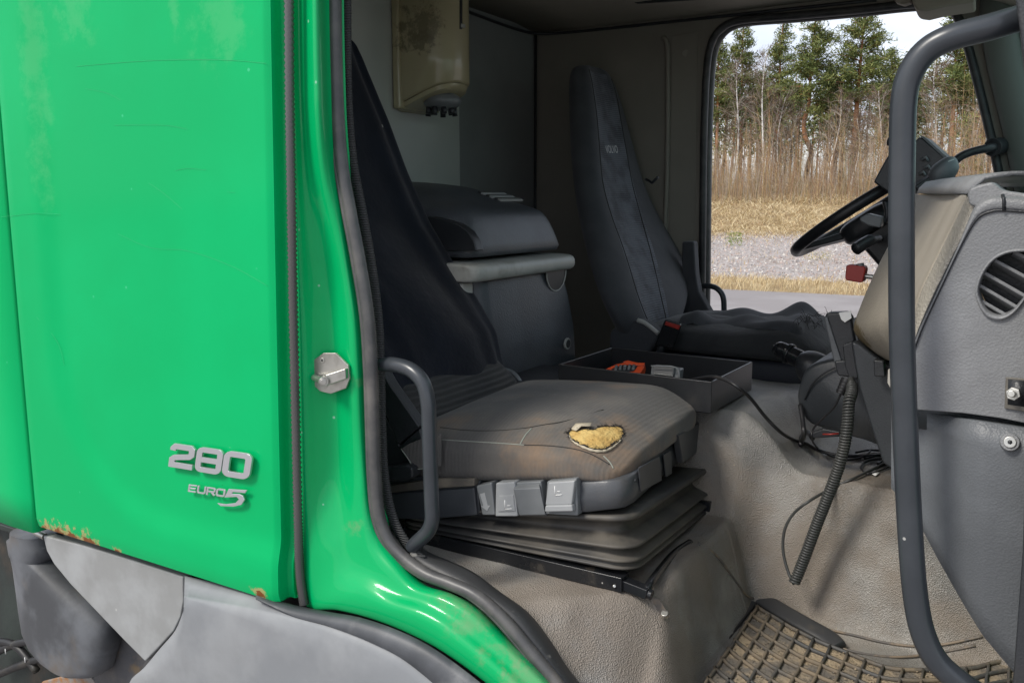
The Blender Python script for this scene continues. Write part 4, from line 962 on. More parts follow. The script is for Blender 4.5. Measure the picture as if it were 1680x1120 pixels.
# belt buckle standing on its stalk
bk = empty('seat_belt_buckle', (-1.0, 1.42, 1.6), 'black seat belt buckle with a red release button, standing beside the driver seat', 'buckle')
tube('buckle_stalk', [P(1080, 582, y=1.42), P(1084, 572, y=1.42), P(1092, 560, y=1.42)], .012, blk_pl, bk, n=10)
hexa('buckle_body', [P(1090, 525, y=1.40), P(1118, 533, y=1.40), P(1104, 573, y=1.40), P(1074, 566, y=1.40)], [p + V(-.01, .035, 0) for p in (P(1090, 525, y=1.40), P(1118, 533, y=1.40), P(1104, 573, y=1.40), P(1074, 566, y=1.40))], gloss_blk, bk, bevel=.005)
hexa('release_button', [P(1092, 527, y=1.398), P(1116, 534, y=1.398), P(1113, 541, y=1.398), P(1090, 533, y=1.398)], [p + V(0, .01, 0) for p in (P(1092, 527, y=1.398), P(1116, 534, y=1.398), P(1113, 541, y=1.398), P(1090, 533, y=1.398))], red_m, bk, bevel=.002)

# ================================================================== STORAGE BOX BETWEEN THE SEATS
sb = empty('storage_box', (-1.6, 1.05, 1.6), 'charcoal plastic storage box with a domed lid and grey grip band, between the two seats', 'box')
def rr_ring(x0, x1, y0, y1, z, r, n=6, dz=None):
    out = []
    for cx, cy, a0 in ((x1 - r, y0 + r, -90), (x1 - r, y1 - r, 0), (x0 + r, y1 - r, 90), (x0 + r, y0 + r, 180)):
        for j in range(n):
            a = R(a0 + 90 * j / (n - 1)); out.append(V(cx + r * math.cos(a), cy + r * math.sin(a), z + (dz(cx + r * math.cos(a)) if dz else 0)))
    return out
loft('box_body', [rr_ring(-1.92, xf, .80, yf, z, .05) for z, xf, yf in ((1.585, -1.300, 1.34), (1.60, -1.290, 1.347), (1.70, -1.295, 1.342), (1.80, -1.308, 1.325), (1.878, -1.320, 1.30))], box_m, sb, sharp=60)
gb = loft('grip_band', [rr_ring(-1.92, xf, .735, yf, z, .035, dz=lambda x: -.006 * math.sin((x + 1.3) * 3)) for z, xf, yf in ((1.880, -1.312, 1.290), (1.882, -1.292, 1.308), (1.894, -1.283, 1.314), (1.916, -1.283, 1.314), (1.928, -1.292, 1.308), (1.932, -1.315, 1.288))], grip_m, sb, sub=1)
loft('lid', [rr_ring(x0_, xf, yn, yf, z, r) for z, x0_, xf, yn, yf, r in ((1.935, -1.92, -1.325, .775, 1.300, .04), (1.950, -1.92, -1.327, .777, 1.298, .04), (2.005, -1.92, -1.342, .782, 1.288, .045), (2.048, -1.92, -1.360, .79, 1.275, .05), (2.066, -1.92, -1.375, .80, 1.266, .06), (2.078, -1.92, -1.41, .82, 1.25, .07), (2.096, -1.92, -1.47, .85, 1.23, .08), (2.115, -1.92, -1.53, .865, 1.22, .085), (2.13, -1.92, -1.55, .88, 1.215, .09), (2.145, -1.92, -1.66, .92, 1.17, .08), (2.152, -1.92, -1.76, 1.0, 1.12, .05))], box_m, sb, sub=1)
arch = [P(u, v, y=.770) for u, v in ((700, 412), (782, 412), (778, 396), (768, 380), (752, 368), (730, 360), (705, 355), (690, 355))]
prism('lid_recess', arch, V(0, .035, 0), blk_pl, sb, bevel=.004)
nn = [(1405 + 0, 0)]
for k in range(3):
    zz = 2.093 + k * .0088; xx = -1.455 - k * .030
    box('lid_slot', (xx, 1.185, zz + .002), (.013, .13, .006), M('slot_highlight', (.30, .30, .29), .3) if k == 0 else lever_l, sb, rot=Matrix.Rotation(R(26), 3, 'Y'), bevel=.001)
    box('lid_slot_gap', (xx - .012, 1.185, zz + .004), (.012, .13, .006), blk_pl, sb, rot=Matrix.Rotation(R(26), 3, 'Y'), bevel=0)
hf = [V(-1.3185, 1.215 + .062 * math.cos(R(a)), 1.882 + .062 * math.sin(R(a))) for a in range(180, 361, 15)]
prism('finger_pull', [p + V(.003, 0, 0) for p in hf], V(.004, 0, 0), blk_pl, sb, bevel=.001)
tube('finger_pull_lip', [p + V(.008, 0, 0) for p in hf], .0022, grip_m, sb, n=6)
lk = cyl('lock', V(-1.290, 1.245, 1.655), V(-1.283, 1.245, 1.655), .018, grip_m, sb, n=24)
cyl('keyhole', V(-1.283, 1.245, 1.655), V(-1.281, 1.245, 1.655), .013, blk_pl, lk, n=24)
prism('corner_post', [V(-1.33, .745, 1.60), V(-1.325, .79, 1.60), V(-1.33, .79, 1.88), V(-1.335, .745, 1.88)], V(-.5, 0, 0), grip_m, sb, bevel=.006)
box('box_plinth', (-1.5, 1.08, 1.588), (.62, .5, .02), blk_pl, sb)

# ================================================================== TRAY WITH THINGS IN IT
ty = empty('plastic_tray', (-.87, .94, 1.6), 'open black plastic tray on the engine tunnel between the seats, holding small things', 'tray')
T = [V(-1.076, .797, 0), V(-.664, .778, 0), V(-.660, 1.085, 0), V(-1.072, 1.105, 0)]
zt, zb_ = 1.682, 1.607
def wall(a, b_, nm, zt2=None):
    t = (b_ - a).normalized(); nn_ = V(-t.y, t.x, 0) * .006
    hexa(nm, [V(a.x, a.y, zb_), V(b_.x, b_.y, zb_), V(b_.x, b_.y, zt), V(a.x, a.y, zt)], [V(a.x, a.y, zb_) + nn_, V(b_.x, b_.y, zb_) + nn_, V(b_.x, b_.y, zt) + nn_, V(a.x, a.y, zt) + nn_], tray_m, ty, bevel=.0018)
tray_m = dark_plastic('black_tray_plastic', (.016, .017, .019), .35, 340, .15, dm=.3)
for i in range(4): wall(T[i], T[(i + 1) % 4], 'tray_wall')
prism('tray_base', [V(p.x, p.y, zb_) + V(0, 0, -.001) for p in (T[0] + V(.003, .003, 0), T[1] + V(-.003, .003, 0), T[2] + V(-.003, -.003, 0), T[3] + V(.003, -.003, 0))], V(0, 0, .006), tray_m, ty, bevel=0)
prism('tray_rear_step', [V(-1.082, .80, 1.575), V(-1.082, 1.10, 1.575), V(-1.082, 1.10, 1.612), V(-1.082, .80, 1.612)], V(-.22, 0, 0), tray_m, ty, bevel=.003)
# orange remote
rc = empty('orange_remote', (-.95, 1.0, 1.612), 'orange remote control with dark round keys, leaning in the black tray', 'remote control')
pts = [(990, 606), (1010, 597), (1024, 594), (1040, 597), (1058, 596), (1056, 604), (1050, 612), (1028, 616), (1006, 613)]
def rp_(u, v, off=0):
    a, n_ = V(-.95, 1.0, 1.652), V(.25, -.45, .86).normalized(); d = ray(u, v); t = (a - CAM_LOC).dot(n_) / d.dot(n_); return CAM_LOC + d * t + n_ * off
rbody = prism('remote_body', [rp_(u, v) for u, v in pts], V(0, .01, -.018), orange, rc, bevel=.003)
prism('key_pad', [rp_(u, v, .001) for u, v in ((1003, 606), (1022, 599), (1046, 601), (1040, 609), (1020, 612))], V(0, .001, .001), blk_pl, rc, bevel=.0005)
for i in range(5):
    for j in range(3):
        u, v = 1010 + i * 7.2 + j * .5, 607 + i * .15 - j * 2.6 - i * .35 + (i == 0) * .3
        p = rp_(u, v, .0015); cyl('key', p, p + V(.0007, -.0012, .0024), .0042, lever_m if (i + j) % 4 == 0 else dash_low_m, rc, n=10, bevel=0)
prism('remote_top', [rp_(u, v, .002) for u, v in ((1022, 595), (1030, 593), (1046, 597), (1058, 597), (1055, 601), (1040, 600))], V(0, .001, .002), orange, rc, bevel=.001)
# smoky holder
hd = empty('phone_holder', (-.83, 1.0, 1.61), 'small dark phone holder with a smoky clear cup, beside the orange remote in the tray', 'holder')
hexa('holder_body', [P(1066, 618, y=.93), P(1114, 624, y=.93), P(1116, 606, y=.95), P(1068, 600, y=.95)], [p + V(0, .03, 0) for p in (P(1066, 618, y=.93), P(1114, 624, y=.93), P(1116, 606, y=.95), P(1068, 600, y=.95))], lever_m, hd, bevel=.004)
hexa('holder_cup', [P(1072, 614, y=.925), P(1104, 618, y=.925), P(1106, 602, y=.94), P(1070, 599, y=.94)], [p + V(0, .012, 0) for p in (P(1072, 614, y=.925), P(1104, 618, y=.925), P(1106, 602, y=.94), P(1070, 599, y=.94))], clearish, hd, bevel=.003)
tube('cup_rim', [P(1068, 600, y=.922), P(1086, 600, y=.922), P(1103, 601, y=.922), P(1112, 606, y=.922), P(1115, 620, y=.922)], .0016, lever_l, hd, n=6, sm=4)

# ================================================================== TOWEL DISPENSER ON THE REAR WALL
td = empty('towel_dispenser', (-1.84, 1.22, 2.34), 'yellowed cream paper towel dispenser on the rear cab wall, dirty and with a dark nozzle', 'dispenser')
def dring(z, dy=0, x_in=0):
    out = []
    for j in range(15):
        a = R(-90 + 180 * j / 14); cs, sn = math.cos(a), math.sin(a)
        yy = 1.335 + math.copysign(abs(sn) ** .8, sn) * (.102 - dy); xx = -1.86 + abs(cs) ** .55 * (.125 - x_in)
        out.append(V(xx, yy, z))
    return [V(-1.935, 1.235 + dy, z)] + out + [V(-1.935, 1.435 - dy, z)]
def slope(r, dz=0): return [V(p.x, p.y, lerp(2.396, 2.464, (p.x + 1.93) / .19) + dz) for p in r]
loft('dispenser_cover', [slope(dring(0, .04, .035), .014), slope(dring(0, .006, .004), .012), slope(dring(0), .018), dring(2.55), dring(2.7), dring(2.76), dring(2.765, .01, .01)], cream, td, sharp=45)
loft('dispenser_lower_lip', [slope(dring(0, .03, .025), -.008), slope(dring(0, .012, .010), -.004), slope(dring(0, .009, .006), .009), slope(dring(0, .03, .02), .011)], cream, td, sharp=45)
prism('back_plate', [V(-1.937, 1.222, 2.392), V(-1.937, 1.448, 2.392), V(-1.937, 1.448, 2.8), V(-1.937, 1.222, 2.8)], V(.03, 0, 0), cream, td, bevel=.008)
vs, fs = superell((-1.815, 1.335, 2.420), V(.065, 0, 0), V(0, .065, 0), V(0, 0, .032), 1, 1, 24, 12)
mesh('nozzle_dome', vs, fs, lever_m, td)
for k in range(9):
    a = 2 * math.pi * k / 9
    p = V(-1.82 + .042 * math.cos(a), 1.335 + .045 * math.sin(a), 2.398)
    tube('nozzle_tooth', [p, p + V(.003 * math.cos(a), .004 * math.sin(a), -.020 - .006 * (k % 2))], .0095, blk_pl, td, n=8)
lb = prism('dispenser_label', [P(755, -5, x=-1.733), P(767, -3, x=-1.741), P(767, 51, x=-1.741), P(755, 48, x=-1.733)], V(-.02, 0, 0), blk_pl, td, bevel=.001)
prism('label_mark', [P(757, 39, x=-1.732), P(763.5, 40.5, x=-1.735), P(763.5, 46.5, x=-1.735), P(757, 45, x=-1.732)], V(-.003, 0, 0), M('label_print', (.45, .45, .42), .5), lb, bevel=0)

# ================================================================== GRAB HANDLES
def handle(name, pts, r, label, sm=8, feet=()):
    o = empty(name, Vector(pts[-1]), label, 'handle')
    tube('handle_tube', pts, r, tube_m, o, n=24, sm=sm)
    return o
h1 = handle('grab_handle', [P(612, 597, y=.125), P(630, 597, y=.118), P(652, 599, y=.112), P(676, 608, y=.108), P(694, 628, y=.106), P(702, 660, y=.105), P(704, 700, y=.105), P(706, 760, y=.105), P(708, 820, y=.105), P(709, 850, y=.106), P(704, 868, y=.108), P(694, 880, y=.110), P(683, 890, y=.112), P(676, 898, y=.114)], .0142, 'short bent grey grab handle at the rear edge of the near door opening')
h2 = handle('grab_handle', [P(1700, 22, y=.09), P(1668, 32, y=.075), P(1620, 46, y=.06), P(1560, 62, y=.05), P(1520, 84, y=.048), P(1494, 120, y=.047), P(1483, 165, y=.047), P(1480, 250, y=.047), P(1479, 400, y=.047), P(1480, 560, y=.047), P(1487, 750, y=.047), P(1495, 900, y=.047), P(1503, 985, y=.047), P(1515, 1040, y=.047), P(1538, 1085, y=.05), P(1580, 1122, y=.06), P(1625, 1150, y=.08)], .0160, 'long dark grey grab handle running top to bottom in front of the dashboard')
h3 = handle('grab_handle', [P(1148, 470, y=2.12), P(1162, 469, y=2.08), P(1176, 473, y=2.06), P(1186, 486, y=2.06), P(1188, 510, y=2.06), P(1188, 560, y=2.06)], .0105, 'small bent grab handle beyond the driver seat at the far door opening')
h4 = handle('grab_handle', [P(1560, 300, y=2.02), P(1562, 275, y=2.02), P(1572, 260, y=2.02), P(1592, 250, y=2.03), P(1622, 243, y=2.05), P(1638, 241, y=2.10)], .013, 'short black grab handle on the far windscreen pillar above the dashboard')
h4.children[0].data.materials[0] = blk_pl
cyl('handle_flange', P(1628, 242, y=2.07), P(1640, 240, y=2.12), .028, blk_pl, h4)
# ================================================================== DASHBOARD
dsh = empty('dashboard', (-.1, .9, 1.5), 'dashboard with beige knee panel, grey grained end cap and an oval air vent', 'dashboard')
def with_hole(name, outer, inner, mat, parent, th, bevel=.002):
    bm = bmesh.new(); c0 = sum((Vector(p) for p in outer), V(0, 0, 0)) / len(outer); es = []
    for loop in (outer, inner):
        vv = [bm.verts.new(Vector(p)) for p in loop]
        es += [bm.edges.new((vv[i], vv[(i + 1) % len(vv)])) for i in range(len(vv))]
    bmesh.ops.triangle_fill(bm, edges=es, use_beauty=True, use_dissolve=False)
    bm.verts.index_update()
    vs = [v.co.copy() for v in bm.verts]; fs = [tuple(v.index for v in f.verts) for f in bm.faces]; bm.free()
    # one side, the other side and the rims
    n = len(vs); no, ni = len(outer), len(inner); th = Vector(th)
    fs2 = fs + [tuple(i + n for i in f)[::-1] for f in fs]
    for a0, m in ((0, no), (no, ni)): fs2 += [(a0 + i, a0 + (i + 1) % m, n + a0 + (i + 1) % m, n + a0 + i) for i in range(m)]
    return mesh(name, vs + [v + th for v in vs], fs2, mat, parent, bevel=bevel)
YD = .115
pxs = lambda pts, y: [P(u, v, y=y) for u, v in pts]
vent = [(1605, 484), (1606, 466), (1614, 446), (1628, 428), (1644, 418), (1662, 413), (1690, 412), (1712, 414), (1716, 424), (1704, 446), (1690, 472), (1676, 494), (1662, 510), (1646, 519), (1630, 518), (1616, 508)]
vent_c = crom(pxs(vent, YD), 3, True)
main = [(1499, 566), (1512, 532), (1532, 490), (1552, 448), (1572, 408), (1590, 373), (1604, 355), (1622, 346), (1645, 343), (1690, 346), (1760, 352), (1780, 520), (1780, 712), (1690, 696), (1640, 686), (1580, 678), (1500, 672), (1470, 668)]
with_hole('end_panel', pxs(main, YD), vent_c, dash_m, dsh, V(0, .02, 0))
cen_v = sum(vent_c, V(0, 0, 0)) / len(vent_c)
# rolled frame of the vent
rings = []
for k, (s, dy) in enumerate(((1.10, .001), (1.085, -.004), (1.03, -.006), (.985, -.004), (.965, .006), (.955, .03))):
    rings.append([cen_v + (p - cen_v) * s + V(0, dy, 0) for p in vent_c])
rings = [list(x) for x in zip(*rings)]; rings.append(rings[0])
loft('vent_frame', rings, dash_m, dsh, closed=False, caps=False)
mesh('vent_throat', [p + V(0, .05, 0) for p in vent_c], [tuple(range(len(vent_c)))], blk_pl, dsh)
for a, b_ in (((1636, 398), (1730, 447)), ((1618, 419), (1712, 470)), ((1604, 441), (1692, 491)), ((1597, 462), (1676, 508)), ((1594, 484), (1660, 522)), ((1660, 388), (1742, 430))):
    pa, pb = P(*a, y=YD + .010), P(*b_, y=YD + .010)
    d = (pb - pa); t0_, t1_ = 0.0, 1.0
    def ins(p):      # inside test in xz
        c = False; m = len(vent_c); j = m - 1
        for i in range(m):
            a_, c_ = vent_c[i], vent_c[j]
            if (a_.z > p.z) != (c_.z > p.z) and p.x < (c_.x - a_.x) * (p.z - a_.z) / (c_.z - a_.z) + a_.x: c = not c
            j = i
        return c
    tt = [k / 60 for k in range(61) if ins(pa + d * (k / 60))]
    if len(tt) > 3:
        qa, qb = pa + d * tt[0], pa + d * tt[-1]; up_ = V(-d.z, 0, d.x).normalized()
        if up_.z < 0: up_ = -up_
        prism('vent_slat', [qa + up_ * .0022, qa - up_ * .0022, qa - up_ * .010 + V(0, .024, 0), qa - up_ * .0056 + V(0, .024, 0)], qb - qa, dash_m, dsh, bevel=.001)
# moulded border round the end panel
outb = [(1500, 562), (1510, 536), (1524, 506), (1540, 472), (1556, 438), (1572, 402), (1586, 368), (1596, 344), (1606, 331), (1622, 322), (1640, 320), (1690, 324), (1770, 332)]
inb = [(1500, 572), (1513, 538), (1533, 494), (1549, 460), (1564, 428), (1579, 398), (1592, 374), (1602, 360), (1612, 352), (1626, 347), (1644, 345), (1690, 348), (1770, 354)]
rows = []
for a, b_ in zip(crom([V(*q, 0) for q in outb], 4), crom([V(*q, 0) for q in inb], 4)):
    rows.append([P(a.x, a.y, y=YD + .06), P(a.x, a.y, y=YD + .004), P(lerp(a.x, b_.x, .15), lerp(a.y, b_.y, .15), y=YD - .004), P(lerp(a.x, b_.x, .82), lerp(a.y, b_.y, .82), y=YD - .005), P(b_.x, b_.y, y=YD - .001), P(b_.x, b_.y, y=YD + .012)])
loft('end_panel_border', rows, dash_m, dsh, closed=False, caps=False, sub=1)
tube('panel_joint', [p + V(0, -.0015, 0) for p in crom([P(a_, b_, y=YD) for a_, b_ in inb], 4)], .0018, blk_pl, dsh, n=6)
tube('border_joint', [P(1645, 319, y=YD - .003), P(1647, 330, y=YD - .0055), P(1647, 345, y=YD - .004)], .0022, blk_pl, dsh, n=6)
# grained cap above, and dash top
prism('corner_cap', pxs([(1590, 336), (1587, 320), (1590, 309), (1605, 303), (1628, 298), (1635, 303), (1645, 312), (1680, 317), (1770, 326), (1770, 350), (1690, 345), (1640, 340), (1612, 345)], YD + .012), V(0, .10, 0), dash_m, dsh, bevel=.004, bseg=3)
tp = [P(1506, 315, y=1.0), P(1518, 303, y=1.15), P(1592, 304, y=.26), P(1586, 320, y=.20)]
zt_ = 2.105
fr_ = [P(1590, 318, y=.20), P(1560, 317, y=.36), P(1530, 317, y=.60), P(1504, 317, y=.92)]
fr_ += [fr_[-1] + V(-.02, .25, 0), fr_[-1] + V(-.03, 1.15, 0)]
loft('dash_top', [[p + V(.03, 0, -.004), p, p + V(.004, 0, .012), p + V(.016, .0, .024), p + V(.05, 0, .030), V(.14, p.y, p.z + .03)] for p in fr_], dash_m, dsh, closed=False, caps=False, solid=.006)
# beige knee panel: a surface swept from the end cap to the centre stack
near = [(1584, 320), (1570, 350), (1550, 391), (1532, 428), (1516, 460), (1505, 486), (1499, 510), (1497, 540), (1494, 575), (1490, 610)]
far = [(1500, 319), (1482, 353), (1462, 391), (1440, 431), (1420, 474), (1402, 521), (1394, 542), (1408, 560), (1434, 580), (1464, 601)]
stp = [(1602, 340), (1587, 372), (1566, 414), (1547, 452), (1530, 486), (1514, 522), (1503, 550), (1499, 572), (1496, 600), (1492, 625)]
rows = []
for i in range(10):
    n_, f_, s_ = P(*near[i], y=.185), P(*far[i], y=.80 if i > 2 else .80 + .05 * (3 - i)), P(*stp[i], y=.135)
    mid = n_.lerp(f_, .5); tow = (CAM_LOC - mid).normalized()
    row = [s_ + V(.01, .03, 0), s_, s_.lerp(n_, .5), n_]
    for t in (.15, .4, .7, .9): row.append(n_.lerp(f_, t) + V(.018 * math.sin(math.pi * t), 0, 0))
    row += [f_, f_ + V(.0, .03, 0), f_ + V(.006, .20, 0), f_ + V(.03, .5, 0), f_ + V(.06, 1.2, 0)]
    rows.append(row)
rows.append([p + V(.10, 0, .02) for p in rows[-1]])
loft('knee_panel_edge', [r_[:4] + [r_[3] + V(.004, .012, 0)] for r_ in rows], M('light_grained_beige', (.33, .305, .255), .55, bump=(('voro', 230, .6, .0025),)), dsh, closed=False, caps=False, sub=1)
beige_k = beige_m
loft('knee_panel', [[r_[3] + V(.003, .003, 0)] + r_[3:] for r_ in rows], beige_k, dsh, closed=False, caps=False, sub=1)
tube('knee_joint', [r_[1] + V(.002, -.001, 0) for r_ in rows[:-1]], .0022, blk_pl, dsh, n=6, sm=4)
prism('light_edge_trim', pxs([(1456, 606), (1464, 600), (1468, 640), (1462, 640), (1455, 628)], .6), V(.01, .01, 0), M('pale_edge_plastic', (.42, .40, .36), .5), dsh, bevel=.002)
prism('latch_slot', pxs([(1433, 590), (1450, 592), (1452, 618), (1434, 618)], .74), V(0, .02, 0), blk_pl, dsh, bevel=.003)
# dark lower console, gear housing
lc = [(1396, 560), (1408, 563), (1434, 583), (1468, 604), (1520, 640), (1520, 800), (1472, 776), (1448, 760), (1428, 700), (1410, 640), (1402, 600)]
prism('lower_console', pxs(lc, .775), V(.04, .5, 0), blk2, dsh, bevel=.006)
rings = []
gc = [(1308, 650), (1312, 628), (1322, 606), (1345, 592), (1395, 584), (1470, 590), (1480, 660), (1478, 735), (1420, 722), (1370, 708), (1330, 694), (1314, 674)]
base = pxs(gc, .95); ctr = sum(base, V(0, 0, 0)) / len(base)
rings = [[ctr + (p - ctr) * s + V(0, dy, 0) for p in crom(base, 3, True)] for s, dy in ((.90, -.012), (.97, -.004), (1.0, .012), (1.0, .30), (.9, .34))]
loft('gear_housing', rings, blk2, dsh, sharp=70)
tube('housing_joint', [P(1320, 655, y=.935), P(1332, 630, y=.932), P(1352, 612, y=.93), P(1376, 600, y=.93)], .002, blk_pl, dsh, n=6, sm=5)
prism('housing_gap', pxs([(1326, 712), (1350, 703), (1378, 708), (1378, 716), (1350, 718), (1330, 719)], .90), V(0, .02, 0), blk_pl, dsh, bevel=.003)
tube('red_wire', [P(1350, 712, y=.89), P(1362, 712, y=.885), P(1376, 711, y=.89)], .0018, red_m, dsh, n=6)
# kick panel at the foot of the pillar with its switch plate and bolt
def kp(u, v):
    y = lerp(.105, .20, sstep(1616, 1470, u) * .75) if u < 1616 else .105
    return P(u, v, y=y)
cols = []
for u in (1462, 1475, 1500, 1540, 1580, 1604, 1614, 1622, 1650, 1690, 1740, 1790):
    vt = lerp(664, 681, sstep(1462, 1540, u)) if u < 1540 else lerp(681, 712, (u - 1540) / 200)
    vb = 800 + (u - 1462) * 1.15 if u < 1500 else (843 + (u - 1500) * 1.9 if u < 1560 else 957 + (u - 1560) * 1.62 if u < 1614 else 1044 + (u - 1614) * 1.18)
    if u == 1520: vb = 930
    cols.append([kp(u, vt) + V(0, .02, -.001), kp(u, vt)] + [kp(u, lerp(vt, vb, k / 8)) for k in range(1, 9)] + [kp(u, vb) + V(0, .03, 0)])
kick = loft('kick_panel', cols, dash_low_m, dsh, closed=False, caps=False, solid=.004, bevel=0)
sp_ = [(1650, 620), (1686, 624), (1686, 674), (1648, 668), (1648, 640)]
pl_ = prism('switch_plate', pxs([(1650, 618), (1690, 621), (1690, 676), (1648, 669)], YD - .001), V(0, -.003, 0), M('dusty_metal_plate', (.16, .15, .13), .5, metal=.4, dirt=(.2, .18, .14), ds=30), dsh, bevel=.001)
prism('switch_well', pxs([(1654, 622), (1687, 625), (1687, 668), (1653, 663)], YD - .0042), V(0, -.0004, 0), blk_pl, pl_, bevel=0)
cyl('switch_nut', P(1664, 646, y=YD - .004), P(1662, 646, y=YD - .012), .009, zinc, pl_, n=6); cyl('switch_stud', P(1662, 646, y=YD - .012), P(1659, 646, y=YD - .026), .0045, zinc, pl_)
cyl('panel_washer', P(1657, 725, y=.107), P(1657, 725, y=.098), .0125, dash_m, kick, n=24, r2=.011); cyl('panel_screw', P(1657, 725, y=.098), P(1657, 725, y=.0955), .0075, zinc, kick, n=20); cyl('screw_socket', P(1657, 725, y=.0954), P(1657, 725, y=.095), .003, blk_pl, kick, n=6, bevel=0)
prism('dash_understructure', pxs([(1484, 655), (1790, 690), (1790, 740), (1484, 700)], .155), V(0, .3, 0), blk2, dsh, bevel=0)
# red knob on its stalk
kn = empty('red_knob', P(1403, 470, y=1.0), 'small square red knob on a short metal stalk, left of the beige panel', 'knob')
prism('knob_head', pxs([(1388, 436), (1392, 434), (1418, 437), (1420, 442), (1416, 462), (1412, 464), (1388, 460), (1386, 456)], .99), V(0, .035, 0), red_m, kn, bevel=.005, bseg=3)
cyl('knob_stalk', P(1412, 452, y=1.005), P(1436, 455, y=1.005), .0055, zinc, kn)
cyl('knob_button', P(1412, 438, y=1.0), P(1411, 432, y=1.0), .0085, lever_m, kn)

# ================================================================== STEERING WHEEL
sw = empty('steering_wheel', (-.50, 1.7, 2.0), 'black steering wheel seen almost edge-on, with its column below', 'steering wheel')
th_ = R(35); cw = V(-.525, 1.70, 2.063); e1, e2 = V(math.cos(th_), 0, math.sin(th_)), V(0, 1, 0); nw = e1.cross(e2)
if nw.z < 0: nw = -nw
ring = [cw + (e1 * math.cos(2 * math.pi * j / 64) + e2 * math.sin(2 * math.pi * j / 64)) * .225 for j in range(64)]
n = 14; vs = []; 
for j, p in enumerate(ring):
    rad = (p - cw).normalized(); vs += [p + rad * math.cos(2 * math.pi * k / n) * .015 + nw * math.sin(2 * math.pi * k / n) * .017 for k in range(n)]
fs = [(j * n + k, j * n + (k + 1) % n, ((j + 1) % 64) * n + (k + 1) % n, ((j + 1) % 64) * n + k) for j in range(64) for k in range(n)]
wheel_m = M('leathery_black_rim', (.016, .016, .018), .38, bump=(('voro', 400, .2, .001),))
mesh('wheel_rim', vs, fs, wheel_m, sw)
vs, fs = superell(cw - nw * .045, e1 * .085, e2 * .10, nw * .035, .5, .6, 32, 16); mesh('wheel_hub', vs, fs, blk_pl, sw)
for a in (25, 155, 205, 335):
    d = e1 * math.cos(R(a)) + e2 * math.sin(R(a)); s_ = nw.cross(d)
    hexa('wheel_spoke', [cw + d * .06 - nw * .06 + s_ * .03, cw + d * .06 - nw * .06 - s_ * .03, cw + d * .06 - nw * .035 - s_ * .03, cw + d * .06 - nw * .035 + s_ * .03], [cw + d * .222 - nw * .010 + s_ * .018, cw + d * .222 - nw * .010 - s_ * .018, cw + d * .222 + nw * .004 - s_ * .018, cw + d * .222 + nw * .004 + s_ * .018], blk_pl, sw, bevel=.004)
rail('column_cover', cw - nw * .05, cw - nw * .22 + V(.03, 0, 0), .12, .11, blk_pl, sw, bevel=.015)
rail('steering_column', cw - nw * .18 + V(.02, 0, 0), cw - nw * .60 + V(.10, 0, 0), .07, .06, dash_low_m, sw, bevel=.01)
prism('switch_pad', pxs([(1410, 358), (1424, 350), (1448, 356), (1446, 366), (1444, 374), (1424, 370), (1411, 363)], 1.45), V(0, .04, 0), lever_m, sw, bevel=.004)
tube('switch_stalk', [cw - nw * .10 + V(.0, -.06, 0), P(1440, 392, y=1.52), P(1424, 396, y=1.44), P(1404, 409, y=1.40)], lambda t: .012 if t < .6 else .017, blk_pl, sw, n=10, sm=5)
tube('switch_stalk', [P(1452, 330, y=1.5), P(1456, 350, y=1.5), P(1450, 366, y=1.5)], .008, blk_pl, sw, n=10, sm=5)
# display on a bracket
dp = empty('dashboard_display', P(1500, 318, y=1.45), 'black tilted display housing behind the tall grab handle, above the steering wheel', 'display')
prism('display_housing', pxs([(1432, 299), (1440, 284), (1452, 262), (1466, 240), (1480, 236), (1480, 318), (1462, 320)], 1.45), V(.02, .20, 0), blk_pl, dp, bevel=.006)
prism('display_rear', pxs([(1496, 236), (1508, 224), (1514, 226), (1556, 262), (1556, 270), (1546, 284), (1520, 302), (1500, 306), (1488, 300)], 1.50), V(.0, .16, 0), blk_pl, dp, bevel=.006)
cyl('display_knob', P(1458, 232, y=1.45), P(1468, 233, y=1.46), .012, blk_pl, dp)
prism('display_edge', pxs([(1508, 222), (1516, 224), (1559, 262), (1556, 266)], 1.498), V(0, .16, 0), dash_low_m, dp, bevel=.001)
for u, v in ((1512, 262), (1516, 276), (1508, 286)): tube('display_clip', [P(u, v, y=1.49), P(u + 7, v - 4, y=1.485), P(u + 10, v + 2, y=1.49)], .004, lever_m, dp, n=6)
vs, fs = superell(P(1548, 281, y=1.30), (P(1572, 266, y=1.3) - P(1548, 281, y=1.3)), V(0, .05, 0), V(-.010, 0, .026), .8, .8, 28, 14)
mo = empty('scanner_grip', P(1545, 300, y=1.3), 'rounded dark grey grip lying on the dashboard top behind the tall handle', 'grip')
mesh('grip_body', vs, fs, dash_low_m, mo)
rail('grip_stem', P(1540, 286, y=1.3), P(1500, 312, y=1.28), .05, .022, blk_pl, mo, bevel=.005)
vs, fs = superell(P(1551, 270, y=1.29), (P(1568, 262, y=1.29) - P(1551, 270, y=1.29)), V(0, .035, 0), V(0, 0, .006), .8, .8, 24, 10); mesh('grip_top', vs, fs, lever_l, mo)
cyl('dash_post', P(1555, 306, y=1.7), P(1555, 288, y=1.7), .016, blk_pl, dsh)
